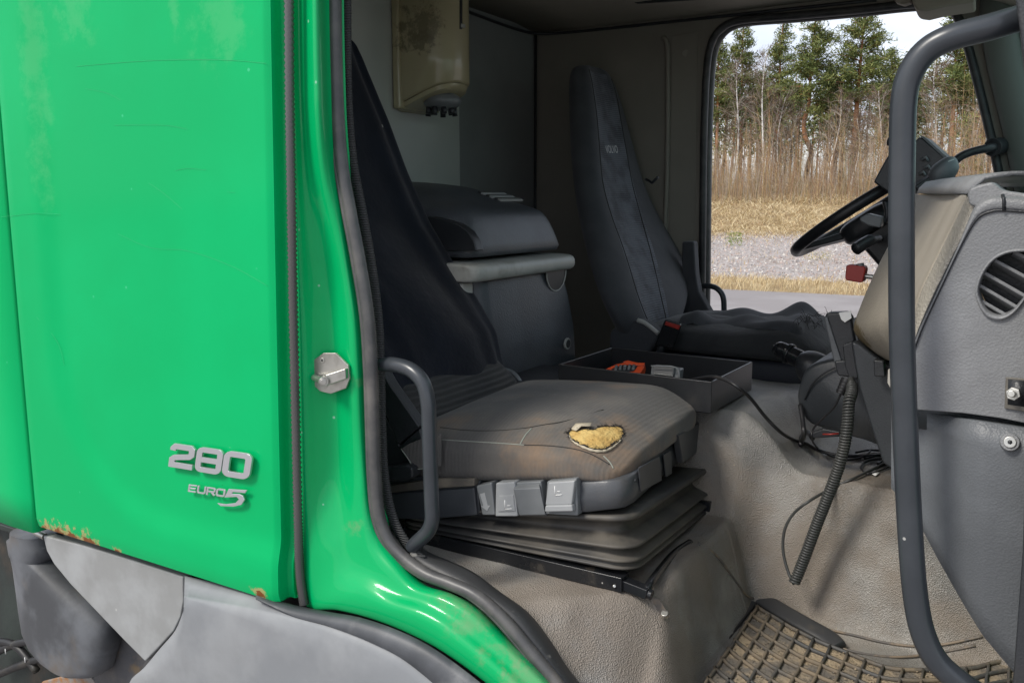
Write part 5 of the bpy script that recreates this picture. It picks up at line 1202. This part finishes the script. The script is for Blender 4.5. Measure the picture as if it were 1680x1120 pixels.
# parking lever
gl = empty('shift_lever', P(1325, 640, y=1.15), 'short glossy black lever with a ringed grip, pointing towards the driver seat', 'lever')
pts = [P(1268, 572, y=1.18), P(1280, 574, y=1.18), P(1300, 583, y=1.17), P(1318, 592, y=1.16), P(1340, 604, y=1.14)]
tube('lever_grip', pts, lambda t: .009 + .013 * sstep(0, .25, t) + .003 * t, gloss_blk, gl, n=16, sm=8)
a, b_ = P(1291, 579, y=1.175), P(1298, 582, y=1.172)
cyl('lever_ring', a, b_, .028, gloss_blk, gl, n=24, bevel=.003)
vs, fs = superell(P(1338, 606, y=1.12), V(.05, 0, -.01), V(0, .05, 0), V(0, 0, .045), .9, .9, 24, 14); mesh('lever_boot', vs, fs, blk_pl, gl)
# handset in its cradle
hs = empty('handset', P(1385, 640, y=.86), 'black handset standing upright in a cradle beside the beige panel, white tag on top', 'handset')
prism('handset_body', pxs([(1352, 520), (1356, 513), (1388, 512), (1396, 520), (1408, 585), (1404, 600), (1376, 604), (1368, 596)], .86), V(.0, .035, 0), blk_pl, hs, bevel=.006, bseg=3)
prism('handset_spine', pxs([(1352, 522), (1357, 518), (1382, 594), (1376, 602), (1369, 596)], .855), V(-.004, .02, 0), dash_low_m, hs, bevel=.003)
prism('cradle', pxs([(1368, 592), (1400, 590), (1410, 604), (1400, 620), (1374, 616)], .85), V(0, .04, 0), blk_pl, hs, bevel=.004)
prism('cradle_arm', pxs([(1382, 566), (1398, 560), (1408, 620), (1394, 624), (1386, 600)], .835), V(0, .02, 0), blk_pl, hs, bevel=.003)
prism('cradle_bracket', pxs([(1396, 572), (1410, 570), (1412, 602), (1400, 604)], .845), V(0, .03, 0), lever_m, hs, bevel=.003)
prism('white_tag', pxs([(1376, 513), (1396, 510), (1397, 522), (1386, 529), (1380, 524)], .852), V(0, .003, 0), white_pl, hs, bevel=.0006)
prism('tag_holder', pxs([(1390, 528), (1404, 520), (1408, 560), (1396, 566)], .87), V(0, .03, 0), lever_m, hs, bevel=.003)
cyl('cable_gland', P(1390, 622, y=.84), P(1378, 646, y=.83), .0125, cable_m, hs, r2=.0095)
for k in range(4):
    a, b_ = P(1390, 622, y=.84), P(1378, 646, y=.83); p = a.lerp(b_, .2 + .2 * k); tube('gland_rib', [p, p + (b_ - a) * .06], .0135 - .0007 * k, cable_m, hs, n=14)
# coiled cord
cc_ = empty('coiled_cord', P(1303, 960, y=.72), 'thick dark coiled cord hanging from the handset down the vinyl tunnel side', 'cord')
cp = [(1396, 622, .83), (1398, 640, .80), (1393, 660, .77), (1390, 700, .755), (1383, 740, .75), (1371, 780, .75), (1356, 820, .75), (1340, 860, .748), (1326, 898, .742), (1313, 932, .735), (1303, 956, .725)]
path = crom([P(u, v, y=y) for u, v, y in cp], 30)
hel = []; ln = 0; fr = frames(path)
seg = [0]
for i in range(1, len(path)): seg.append(seg[-1] + (path[i] - path[i - 1]).length)
tot = seg[-1]; turns = int(tot / .0060); N_ = turns * 12; k = 0
for i in range(N_):
    s = tot * i / N_
    while k < len(seg) - 2 and seg[k + 1] < s: k += 1
    f = (s - seg[k]) / max(1e-9, seg[k + 1] - seg[k]); p = fr[k][0].lerp(fr[min(k + 1, len(fr) - 1)][0], f)
    a = 2 * math.pi * i / 12; rr_ = .0102 * min(1, i / 60 + .2)
    hel.append(p + fr[k][1] * math.cos(a) * rr_ + fr[k][2] * math.sin(a) * rr_)
tube('cord_coil', hel, .0029, coil_m, cc_, n=6)
tube('cord_core', path, .008, coil_m, cc_, n=8)
rp2 = [P(1303, 958, y=.724), P(1294, 940, y=.735), P(1285, 905, y=.745), P(1287, 870, y=.75), P(1302, 842, y=.755), P(1330, 820, y=.757)] + [p for p in fl_px([(1372, 800), (1400, 788), (1430, 773), (1455, 762), (1475, 757)], .005)]
tube('cord_tail', rp2, .0033, coil_m, cc_, n=8, sm=6)
# loose cables
cb1 = empty('tray_cable', P(1180, 640, y=.85), 'black cable looping out of the tray and down over the engine tunnel', 'cable')
pts = [P(1120, 630, y=.86), P(1140, 622, y=.84), P(1170, 618, y=.80), P(1192, 624, y=.775), P(1212, 636, y=.765), P(1232, 654, y=.80), P(1256, 684, y=.84), P(1280, 708, y=.87)] + fl_px([(1302, 724), (1322, 730), (1345, 742), (1380, 750), (1420, 751), (1465, 748)], .005)
tube('cable_sheath', pts, .0042, cable_m, cb1, n=10, sm=8)
cb2 = empty('thin_cable', P(1340, 740, y=.88), 'thin black cable curling from under the handset to the floor ledge', 'cable')
pts = [P(1380, 645, y=.83), P(1368, 668, y=.84), P(1348, 688, y=.86), P(1334, 704, y=.88), P(1332, 720, y=.89)] + fl_px([(1342, 738), (1362, 750), (1388, 757), (1415, 752), (1428, 742)], .005)
tube('cable_sheath', pts, .0024, cable_m, cb2, n=8, sm=8)
cb3 = empty('cable_bundle', P(1440, 765, y=.9), 'tangle of thin black wires on the floor ledge behind the tall handle', 'wires')
for pts in ([(1412, 770), (1420, 760), (1440, 756), (1470, 760)], [(1412, 770), (1424, 780), (1450, 772), (1472, 762)], [(1440, 764), (1452, 758), (1475, 766)], [(1418, 755), (1450, 749), (1478, 752)], [(1404, 745), (1430, 741), (1470, 745)]):
    tube('wire', fl_px(pts, .005), .0026, cable_m, cb3, n=8, sm=6)
hc = empty('hose_clip', P(1322, 720, y=.92), 'short ribbed hose ends sticking up beside the gear housing', 'hose')
tube('hose', [P(1313, 664, y=.93), P(1317, 690, y=.90), P(1319, 712, y=.88)] + fl_px([(1315, 728)], .008), .0055, cable_m, hc, n=10, sm=5)
tube('hose', fl_px([(1314, 736), (1316, 722), (1324, 714)], .01) + [P(1333, 718, y=.90)], .006, cable_m, hc, n=10, sm=5)
pp = empty('paper_scrap', fl_px([(1435, 778)], .003)[0], 'tiny white scrap of paper on the vinyl ledge near the wires', 'paper')
q = fl_px([(1428, 778), (1436, 774), (1443, 778), (1436, 783)], .004); mesh('scrap', q, [(0, 1, 2, 3)], white_pl, pp, solid=.0008)
b = B()
for _ in range(260):
    u, v = rnd.uniform(1150, 1660), rnd.uniform(780, 1075); r0_ = on(floor_bvh, u, v, .0015)
    if r0_ is None: continue
    r = rnd.uniform(.0006, .0018); vs = [r0_ + V(rnd.uniform(-1, 1), rnd.uniform(-1, 1), rnd.uniform(-1, 1)).normalized() * r for _ in range(4)]; b.add(vs, [(0, 1, 2), (0, 2, 3), (0, 3, 1), (1, 3, 2)])
gr = b.build('floor_grit', mat_dirt, smooth=False, fixn=False); tag(gr, 'fine light grit and crumbs scattered over the floor vinyl', 'grit', kind='stuff')
# ================================================================== OUTSIDE, BEYOND THE FAR DOOR
ra_, rb_ = P(1160, 475, z=0), P(1420, 487, z=0)
rd = (rb_ - ra_).normalized(); rn = V(-rd.y, rd.x, 0)
if rn.y < 0: rn = -rn
def dist(x, y): return (V(x, y, 0) - ra_).dot(rn)
def at(d, s): return ra_ + rn * d + rd * s           # d beyond the road edge, s along it
def gz(d, s=0.0):
    z = 0.0
    if d > 0: z = .10 * sstep(0, .6, d) + .72 * sstep(1.5, 12.5, d) + 1.30 * sstep(10.5, 20.5, d) + .3 * sstep(20, 60, d)
    if d > .5: z += .05 * noise.noise(V(s * .35, d * .5, 0)) + .16 * noise.noise(V(s * .16, d * .12, 4)) * sstep(4, 14, d)
    return z
asph = M('grey_asphalt', (.24, .22, .215), .85, col2=(.28, .26, .255), cs=.6, dirt=(.17, .15, .14), ds=.8, dlo=.5, dhi=.8, dm=.5, bump=(('noise', 60, .3, .01),), spots=(14, .9, (.2, .19, .18)))
earth = M('forest_floor', (.085, .062, .035), .95, col2=(.13, .095, .05), cs=.8, bump=(('noise', 6, .6, .05),))
straw_g = M('matted_dead_grass', (.32, .23, .115), .95, col2=(.22, .155, .08), cs=2.5, dirt=(.40, .31, .17), ds=1.2, dlo=.45, dhi=.7, bump=(('noise', 12, .8, .08),))
gravel_g = M('pinkish_gravel', (.40, .36, .34), .95, col2=(.30, .265, .245), cs=9, clo=.35, chi=.65, dirt=(.26, .19, .14), ds=.35, dlo=.55, dhi=.72, dm=.8, bump=(('voro', 9, .9, .05), ('noise', 30, .5, .02)))
def strip(name, d0, d1, s0, s1, nd, ns, mat, lift=0.0):
    vs = [at(lerp(d0, d1, i / nd), lerp(s0, s1, j / ns)) for i in range(nd + 1) for j in range(ns + 1)]
    vs = [V(p.x, p.y, gz(dist(p.x, p.y), (p - ra_).dot(rd)) + lift) for p in vs]
    fs = [(i * (ns + 1) + j, i * (ns + 1) + j + 1, (i + 1) * (ns + 1) + j + 1, (i + 1) * (ns + 1) + j) for i in range(nd) for j in range(ns)]
    o = mesh(name, vs, fs, mat); o['kind'] = 'structure'; return o
gnd = mesh('ground', [V(-600, -600, -.012), V(600, -600, -.012), V(600, 600, -.012), V(-600, 600, -.012)], [(0, 1, 2, 3)], earth); gnd['kind'] = 'structure'
strip('road', -60, .15, -90, 90, 10, 20, asph)
strip('verge', .05, 2.2, -90, 90, 8, 160, straw_g, .002)
strip('gravel_slope', 2.0, 12.2, -90, 90, 40, 220, gravel_g, .0)
strip('grass_bank', 11.8, 24, -90, 90, 40, 200, straw_g, .0)
strip('forest_ground', 23.8, 190, -160, 160, 30, 50, earth, .0)
tr_ = random.Random(11)
def put(d, s): p = at(d, s); p.z = gz(d, s); return p
smin, smax = -14, 10
# visible span of s at distance d
def srange(d, m=1.5):
    out = []
    for u in (1150, 1660):
        r = ray(u, 330); r.z = 0
        t = (d - (CAM_LOC - ra_).dot(rn)) / r.dot(rn); p = CAM_LOC + r * t; out.append((V(p.x, p.y, 0) - V(ra_.x, ra_.y, 0)).dot(rd))
    return out[0] - m, out[1] + m
straw1, straw2, straw3 = M('straw', (.55, .43, .24), .8), M('pale_straw', (.68, .57, .36), .8), M('brown_straw', (.38, .26, .15), .85)
green_t = M('young_green', (.17, .22, .05), .8)
def blades(name, n, d0, d1, h0, h1, wd, mats, label, cat, lean=.5, wts=(5, 3, 2), up=1.0, dens=None):
    b = B()
    for _ in range(n):
        d = tr_.uniform(d0, d1)
        if dens: d = d0 + (d1 - d0) * dens(tr_.random())
        a, c_ = srange(d); s = tr_.uniform(a, c_); p = put(d, s); h = tr_.uniform(h0, h1)
        if noise.noise(V(s * .8, d * .8, 3)) < -.25 and h1 < 1: h *= .5
        if h1 > 1: h *= .55 + .75 * (noise.noise(V(s * .55, d * .3, 9)) + .5)
        ln_ = V(tr_.uniform(-1, 1), tr_.uniform(-1, 1), 0) * lean * h; az = tr_.uniform(0, math.pi); w_ = V(math.cos(az), math.sin(az), 0) * wd * tr_.uniform(.6, 1.3)
        m = tr_.choices(range(len(mats)), wts[:len(mats)])[0]
        b.add([p - w_ - V(0, 0, .02), p + w_ - V(0, 0, .02), p + ln_ * .4 + w_ * .7 + V(0, 0, h * .6 * up), p + ln_ * .4 - w_ * .7 + V(0, 0, h * .6 * up), p + ln_ + V(0, 0, h * up * .95)], [(0, 1, 2, 3), (3, 2, 4)], m)
    o = b.build(name, mats, smooth=False, fixn=False); tag(o, label, cat, kind='stuff'); return o
blades('verge_grass', 5200, .0, 2.3, .05, .22, .006, [straw1, straw2, straw3], 'short dry yellow grass along the road edge', 'grass', lean=.9)
blades('bank_grass', 21000, 11.3, 22, .12, .42, .012, [straw1, straw2, straw3], 'matted pale dead grass covering the bank below the forest', 'grass', lean=1.3, up=.55)
blades('gravel_weeds', 700, 3, 11, .05, .2, .008, [straw1, straw3], 'sparse dry weeds on the gravel', 'weeds', lean=.8)
twg = [M('brown_twig', (.25, .15, .085), .9), M('ochre_twig', (.42, .29, .15), .9), M('grey_twig', (.34, .28, .22), .9), M('olive_twig', (.19, .17, .075), .9)]
blades('bare_brush', 16000, 17.5, 33, .15, 1.15, .0065, twg, 'dense bare brown brush and saplings at the forest edge', 'brush', lean=.34, wts=(3, 4, 4, 2))
b = B()
for i in range(2000):                                       # branching leafless saplings
    d = 18.2 + 22 * tr_.random() ** 1.2; a, c_ = srange(d); sx = tr_.uniform(a, c_); p = put(d, sx); h = tr_.uniform(.7, 3.9) * (.6 + .8 * (noise.noise(V(sx * .5, d * .3, 2)) + .5)); m = tr_.choices((0, 1, 2, 3), (3, 3, 4, 1))[0]
    ln_ = V(tr_.gauss(0, .16), tr_.gauss(0, .1), 0) * h; w_ = V(.0095, .003, 0); md_ = p + ln_ * .35 + V(0, 0, h * .5); tp_ = p + ln_ + V(0, 0, h)
    b.add([p - w_, p + w_, md_ + w_ * .7, md_ - w_ * .7, tp_], [(0, 1, 2, 3), (3, 2, 4)], m)
    for _ in range(int(6 + h * 7)):
        t = tr_.uniform(.15, .97); o_ = p.lerp(md_, t * 2) if t < .5 else md_.lerp(tp_, t * 2 - 1); dd = V(tr_.gauss(0, .7), tr_.gauss(0, .5), tr_.uniform(.2, 1.1)) * tr_.uniform(.12, .42) * (1.2 - t) * 1.6
        b.add([o_, o_ + V(.004, .002, .006), o_ + dd], [(0, 1, 2)], m)
        o2 = o_ + dd * tr_.uniform(.3, .7); b.add([o2, o2 + V(.004, 0, .004), o2 + V(tr_.gauss(0, .2), tr_.gauss(0, .2), tr_.uniform(0, .3))], [(0, 1, 2)], m)
tag(b.build('tall_saplings', twg, smooth=False, fixn=False), 'tangled leafless saplings with fine twigs among the trunks', 'saplings', kind='stuff')
blades('creeping_grass', 3600, 8.8, 12.4, .06, .26, .010, [straw1, straw2, straw3], 'dry grass creeping down on to the top of the gravel slope', 'grass', lean=1.2, up=.6, dens=lambda r: r ** .35)
def clump(name, u, d, n, hw, hh, mats, label, cat):
    r = ray(u, 330); t = (P(u, 330, y=ra_.y + d).y - CAM_LOC.y) / r.y; x = CAM_LOC.x + r.x * t; y = ra_.y + d
    s0 = (V(x, y, 0) - V(ra_.x, ra_.y, 0)).dot(rd); d0 = dist(x, y); base = put(d0, s0); b = B()
    for _ in range(n):
        a = tr_.uniform(0, 6.28); rr_ = tr_.random() ** .5; k = tr_.random(); c_ = base + V(math.cos(a) * rr_ * hw, math.sin(a) * rr_ * hw, k * hh)
        dd = V(tr_.gauss(0, .6), tr_.gauss(0, .6), 1).normalized(); s_ = dd.orthogonal().normalized(); l_ = tr_.uniform(.1, .3) * hh * .6; w_ = .012
        b.add([c_ - s_ * w_, c_ + s_ * w_, c_ + dd * l_], [(0, 1, 2)], tr_.randrange(len(mats)))
    o = b.build(name, mats, smooth=False, fixn=False); tag(o, label, cat); return o
clump('green_bush', 1207, 8.4, 260, .28, .42, [green_t, M('pale_green_leaf', (.25, .30, .08), .8)], 'small green young pine growing on the gravel at the left of the far doorway', 'bush')
clump('dry_tuft', 1345, 6.0, 260, .45, .25, [straw2, green_t, straw1], 'pale dry grass tuft on the gravel below the steering wheel', 'grass tuft')
# pale stones
b = B()
ico = [V(0, 0, 1), V(.9, 0, -.1), V(-.3, .85, 0), V(-.4, -.8, .1), V(.1, .1, -1)]; icf = [(0, 1, 2), (0, 2, 3), (0, 3, 1), (4, 2, 1), (4, 3, 2), (4, 1, 3)]
for _ in range(9000):
    d = 1.9 + 10.6 * tr_.random(); a, c_ = srange(d); s = tr_.uniform(a, c_); r = tr_.uniform(.015, .055) * (1.6 if tr_.random() < .06 else 1); p = put(d, s)
    m_ = Matrix.Rotation(tr_.uniform(0, 6.28), 3, 'Z') @ Matrix.Rotation(tr_.uniform(0, 6.28), 3, 'X'); b.add([p + (m_ @ v) * r for v in ico], icf, tr_.choices((0, 1, 2), (5, 3, 2))[0])
tag(b.build('gravel', [M('grey_stone', (.36, .335, .32), .9), M('pink_stone', (.43, .34, .30), .9), M('pale_stone', (.56, .53, .49), .9)], smooth=False, fixn=False), 'loose grey and pinkish stones on the slope beyond the road', 'gravel', kind='stuff')

# ---- trees
bark_lo = M('grey_pine_bark', (.15, .105, .075), .95, col2=(.10, .075, .058), cs=5, bump=(('noise', 12, .8, .03),), stretch=(1, 1, .25))
bark_hi = M('orange_pine_bark', (.40, .18, .075), .9, col2=(.30, .15, .08), cs=5, bump=(('noise', 12, .5, .02),), stretch=(1, 1, .25))
birch_m = M('white_birch_bark', (.78, .75, .70), .8, col2=(.2, .18, .16), cs=9, clo=.56, chi=.64, stretch=(1, 1, 2.6))
twig_m = M('purple_brown_twig', (.17, .115, .085), .9)
twig_g = M('pale_grey_twig', (.38, .34, .29), .9)
needle = [M('pine_needles', (.12, .155, .038), .75), M('yellowish_pine_needles', (.20, .215, .058), .75), M('deep_green_pine_needles', (.07, .10, .03), .8)]
def pine_mesh(seed, H, r0, cstart, cw_, bend=0, spruce=False, nb=84, dens=1.0):
    q = random.Random(seed); tb = B(); cb_ = B()
    pth = []
    for i in range(13):
        t = i / 12; pth.append(V(math.sin(t * 3 + seed) * .12 * t * H / 10 + bend * math.sin(math.pi * min(1, max(0, (t - .12) / .38))) * math.sin((t - .12) * 16), math.cos(t * 2.3 + seed) * .10 * t, t * H))
    pth = crom(pth, 3)
    half = int(len(pth) * (.30 if not spruce else .9))
    vs, fs = tubeg(pth[:half + 1], lambda t: lerp(r0, r0 * (1 - .75 * half / len(pth)), t), 8); tb.add(vs, fs, 0)
    vs, fs = tubeg(pth[half:], lambda t: lerp(r0 * (1 - .75 * half / len(pth)), .02, t), 8); tb.add(vs, fs, 1)
    for k in range(nb):
        t = cstart + (1 - cstart) * (k + q.random()) / nb; t = min(.995, t)
        p = pth[int(t * (len(pth) - 1))]; f = (t - cstart) / (1 - cstart)
        L_ = cw_ * ((1 - f) ** .75 * (.55 + .9 * q.random() ** 1.3) * (0.55 + .45 * min(1, f * 5)) + .10) if not spruce else cw_ * (1 - f) * (.8 + .3 * q.random()) + .08
        az = q.uniform(0, 2 * math.pi); el = (q.uniform(-.15, .45) if not spruce else q.uniform(-.45, -.1)) + (.5 * f if not spruce else 0)
        d = V(math.cos(az) * math.cos(el), math.sin(az) * math.cos(el), math.sin(el)); e = p + d * L_ + V(0, 0, -.08 * L_)
        tb.add(*tubeg([p, p.lerp(e, .5) + V(0, 0, .05 * L_), e], lambda s: .028 * (1 - s) + .006, 3), 1)
        for m in range(max(3, int(L_ * 6 * dens))):
            s = q.uniform(.30 if not spruce else .1, 1.05); c_ = p.lerp(e, s) + V(q.gauss(0, .10), q.gauss(0, .10), q.gauss(.05, .08)) * (.6 + L_ * .3)
            mi_ = q.choices((0, 1, 2), (5, 3, 3) if q.random() < .5 else (3, 5, 1))[0]
            for _ in range(int(9 * dens)):
                o_ = c_ + V(q.gauss(0, 1), q.gauss(0, 1), q.gauss(0, .6)) * .14
                dd = (V(q.gauss(0, 1), q.gauss(0, 1), q.gauss(.35, .7)) + d * .5).normalized(); sd_ = dd.cross(V(q.gauss(0, 1), q.gauss(0, 1), q.gauss(0, 1))).normalized()
                l_ = q.uniform(.10, .26); w_ = q.uniform(.014, .036)
                cb_.add([o_ - sd_ * w_, o_ + sd_ * w_, o_ + dd * l_ + sd_ * w_ * .3, o_ + dd * l_ - sd_ * w_ * .3], [(0, 1, 2, 3)], mi_)
    # a few dead stubs on the bare trunk
    for k in range(10):
        t = q.uniform(.12, cstart); p = pth[int(t * (len(pth) - 1))]; az = q.uniform(0, 6.28); d = V(math.cos(az), math.sin(az), q.uniform(-.4, .2))
        tb.add(*tubeg([p, p + d * .4, p + d * q.uniform(.6, 1.3) + V(0, 0, -.1)], lambda s: .014 * (1 - s) + .003, 3), 0)
    return tb, cb_
def birch_mesh(seed, H, r0, lean, nb=46, forked=False):
    q = random.Random(seed); tb = B(); cb_ = B()
    pth = crom([V(lean * t * H + .15 * math.sin(t * 5 + seed), .15 * math.cos(t * 4 + seed), t * H) for t in [i / 8 for i in range(9)]], 4)
    tb.add(*tubeg(pth, lambda t: lerp(r0, .012, t), 8), 0)
    for k in range(nb):
        t = .28 + .70 * (k + q.random()) / nb; p = pth[int(min(t, .99) * (len(pth) - 1))]; az = q.uniform(0, 6.28); L_ = (1 - t) * H * .22 + q.uniform(.3, .9); el = q.uniform(.45, 1.1)
        d = V(math.cos(az) * math.cos(el), math.sin(az) * math.cos(el), math.sin(el)); e = p + d * L_
        cb_.add(*tubeg([p, p.lerp(e, .5) + V(0, 0, -.06 * L_), e + V(0, 0, .05)], lambda s: .012 * (1 - s) + .004, 3), 0 if q.random() < .6 else 1)
        for _ in range(7):
            s = q.uniform(.2, 1); a = p.lerp(e, s); dd = (d + V(q.gauss(0, .6), q.gauss(0, .6), q.gauss(.1, .5))).normalized() * q.uniform(.25, .8)
            cb_.add(*tubeg([a, a + dd * .5, a + dd + V(0, 0, -.12)], lambda s: .006 * (1 - s) + .0025, 3), 0 if q.random() < .7 else 1)
            for _ in range(2):
                a2 = a + dd * q.uniform(.3, .9); d2 = V(q.gauss(0, 1), q.gauss(0, 1), q.gauss(-.2, .7)).normalized() * q.uniform(.15, .4)
                cb_.add(*tubeg([a2, a2 + d2], .0028, 3), 0)
    return tb, cb_
def place(kind, name, u, vtop, Y, label, scale_from=None, group=None, **k):
    r = ray(u, 330); t = (Y - CAM_LOC.y) / r.y; x = CAM_LOC.x + r.x * t
    dd = dist(x, Y); s = (V(x, Y, 0) - V(ra_.x, ra_.y, 0)).dot(rd); z = gz(dd, s) - .05
    H = P(u, vtop, y=Y).z - z
    o = empty(name, (x, Y, z), label, 'tree', group)
    tb, cb_ = (pine_mesh(H=H, **k) if kind == 'p' else birch_mesh(H=H, **k))
    tb.v = [v + V(x, Y, z) for v in tb.v]; cb_.v = [v + V(x, Y, z) for v in cb_.v]
    tb.build('trunk', [bark_lo, bark_hi] if kind == 'p' else birch_m, o, fixn=False) if kind == 'p' else tb.build('trunk', birch_m, o, fixn=False)
    cb_.build('crown', needle if kind == 'p' else [twig_m, twig_g], o, smooth=False, fixn=False)
    return o
pines = [  # u, vtop, Y, seed, r0, cstart, crown, bend, label
 (1172, 62, 52, 1, .13, .45, 1.5, 0, 'pine with a thin orange trunk at the left edge of the far doorway'),
 (1212, 40, 55, 2, .15, .42, 1.8, 0, 'tall bushy pine second from the left in the far doorway'),
 (1272, 34, 54, 3, .15, .38, 1.6, 0, 'slim pointed pine between the white birches and the bent pine'),
 (1320, 24, 50, 4, .17, .42, 2.2, .34, 'big pine whose orange trunk bends in an S halfway up'),
 (1396, 14, 51, 5, .20, .46, 2.4, 0, 'tallest pine with a straight orange trunk and ragged crown against the sky'),
 (1447, 84, 58, 6, .15, .35, 1.5, 0, 'lower pointed pine just right of the tallest ragged pine'),
 (1488, 92, 62, 7, .14, .40, 1.4, 0, 'short far pine partly hidden by the tall grab handle'),
 (1553, 22, 52, 8, .16, .42, 2.1, 0, 'dense tall pine seen through the loop right of the tall handle'),
 (1606, 60, 56, 9, .15, .40, 1.9, 0, 'pine at the right edge of the far doorway beside the pillar'),
 (1240, 120, 66, 10, .14, .40, 1.6, 0, 'far pine behind the two white birches'),
 (1352, 110, 66, 12, .14, .40, 1.8, 0, 'far dark pine between the bent pine and the tallest pine')]
for u, vt, Y, sd_, r0, cs_, cwd, bend, lab in pines: place('p', 'pine_tree', u, vt, Y, lab, group='pines along the forest edge', seed=sd_, r0=r0, cstart=cs_ + .05, cw_=cwd * .82, bend=bend, dens=1.5)
place('p', 'spruce_tree', 1580, 190, 46, 'small dark green spruce below the pines, near the far windscreen pillar', seed=21, r0=.09, cstart=.05, cw_=1.0, spruce=True, nb=70)
birches = [(1200, 105, 46, 31, .075, .030, 'leaning white birch nearest the left edge of the far doorway'), (1243, 90, 46, 32, .085, .034, 'second white birch from the left with a wavy trunk'), (1274, 160, 47, 33, .055, .028, 'thin young birch right of the wavy white birch'),
           (1292, 190, 48, 34, .05, .02, 'small thin birch left of the bent pine'), (1362, 165, 46, 35, .05, .028, 'thin grey birch between the bent pine and the tallest pine'), (1398, 195, 46, 36, .055, .012, 'forked little birch at the foot of the tallest pine'),
           (1434, 150, 46, 37, .06, .012, 'slim pale birch just left of the tall grab handle'), (1528, 100, 48, 38, .06, -.02, 'many-twigged birch just right of the tall handle'), (1600, 180, 47, 39, .05, .0, 'thin birch next to the far windscreen pillar')]
for u, vt, Y, sd_, r0, ln_, lab in birches: place('b', 'birch_tree', u, vt, Y, lab, group='birches along the forest edge', seed=sd_, r0=r0, lean=ln_, nb=60)
# the wood behind: trunks and crowns too many to count, reaching well past the doorway on both sides
fw = B(); q = random.Random(5)
cl = []
def wood_tree(x, y, z, H, r0, foliage, crown0):
    fw.add(*tubeg([V(x, y, z), V(x + q.gauss(0, .1), y, z + H * .5), V(x + q.gauss(0, .2), y, z + H)], lambda t: r0 * (1 - .8 * t), 5), 0 if q.random() < .6 else 1)
    for _ in range(foliage):
        t = q.random() ** .8; zz = z + H * (crown0 + (1.03 - crown0) * t); rr_ = (1 - t) * 1.5 + .25; a = q.uniform(0, 6.28); c_ = V(x + math.cos(a) * rr_ * q.random() ** .5, y + math.sin(a) * rr_ * q.random() ** .5, zz)
        for _ in range(7):
            o_ = c_ + V(q.gauss(0, .2), q.gauss(0, .2), q.gauss(0, .14)); dd = V(q.gauss(0, 1), q.gauss(0, 1), q.gauss(.2, .6)).normalized(); s_ = dd.orthogonal().normalized(); l_, w_ = q.uniform(.15, .35), q.uniform(.03, .07)
            fw.add([o_ - s_ * w_, o_ + s_ * w_, o_ + dd * l_ + s_ * w_ * .3, o_ + dd * l_ - s_ * w_ * .3], [(0, 1, 2, 3)], q.choices((2, 3, 4), (4, 2, 5))[0])
for i in range(110):
    d = q.uniform(33, 62); a, c_ = srange(d, 5); s = q.uniform(a, c_); p = put(d, s)
    wood_tree(p.x, p.y, p.z - .1, q.uniform(5.6, 8.4) * (d + 22) / 62, q.uniform(.06, .14), 44, .42)
for i in range(170):                                      # the same wood going on to left and right
    d = q.uniform(26, 45); s = q.choice((q.uniform(-90, -18), q.uniform(10, 75))); p = put(d, s); wood_tree(p.x, p.y, p.z - .1, q.uniform(8, 12), .12, 22, .40)
tag(fw.build('far_wood', [bark_lo, bark_hi] + [needle[0], needle[1], needle[2]], smooth=False, fixn=False), 'dense wood of pines continuing behind the nearer trees', 'forest', kind='stuff')
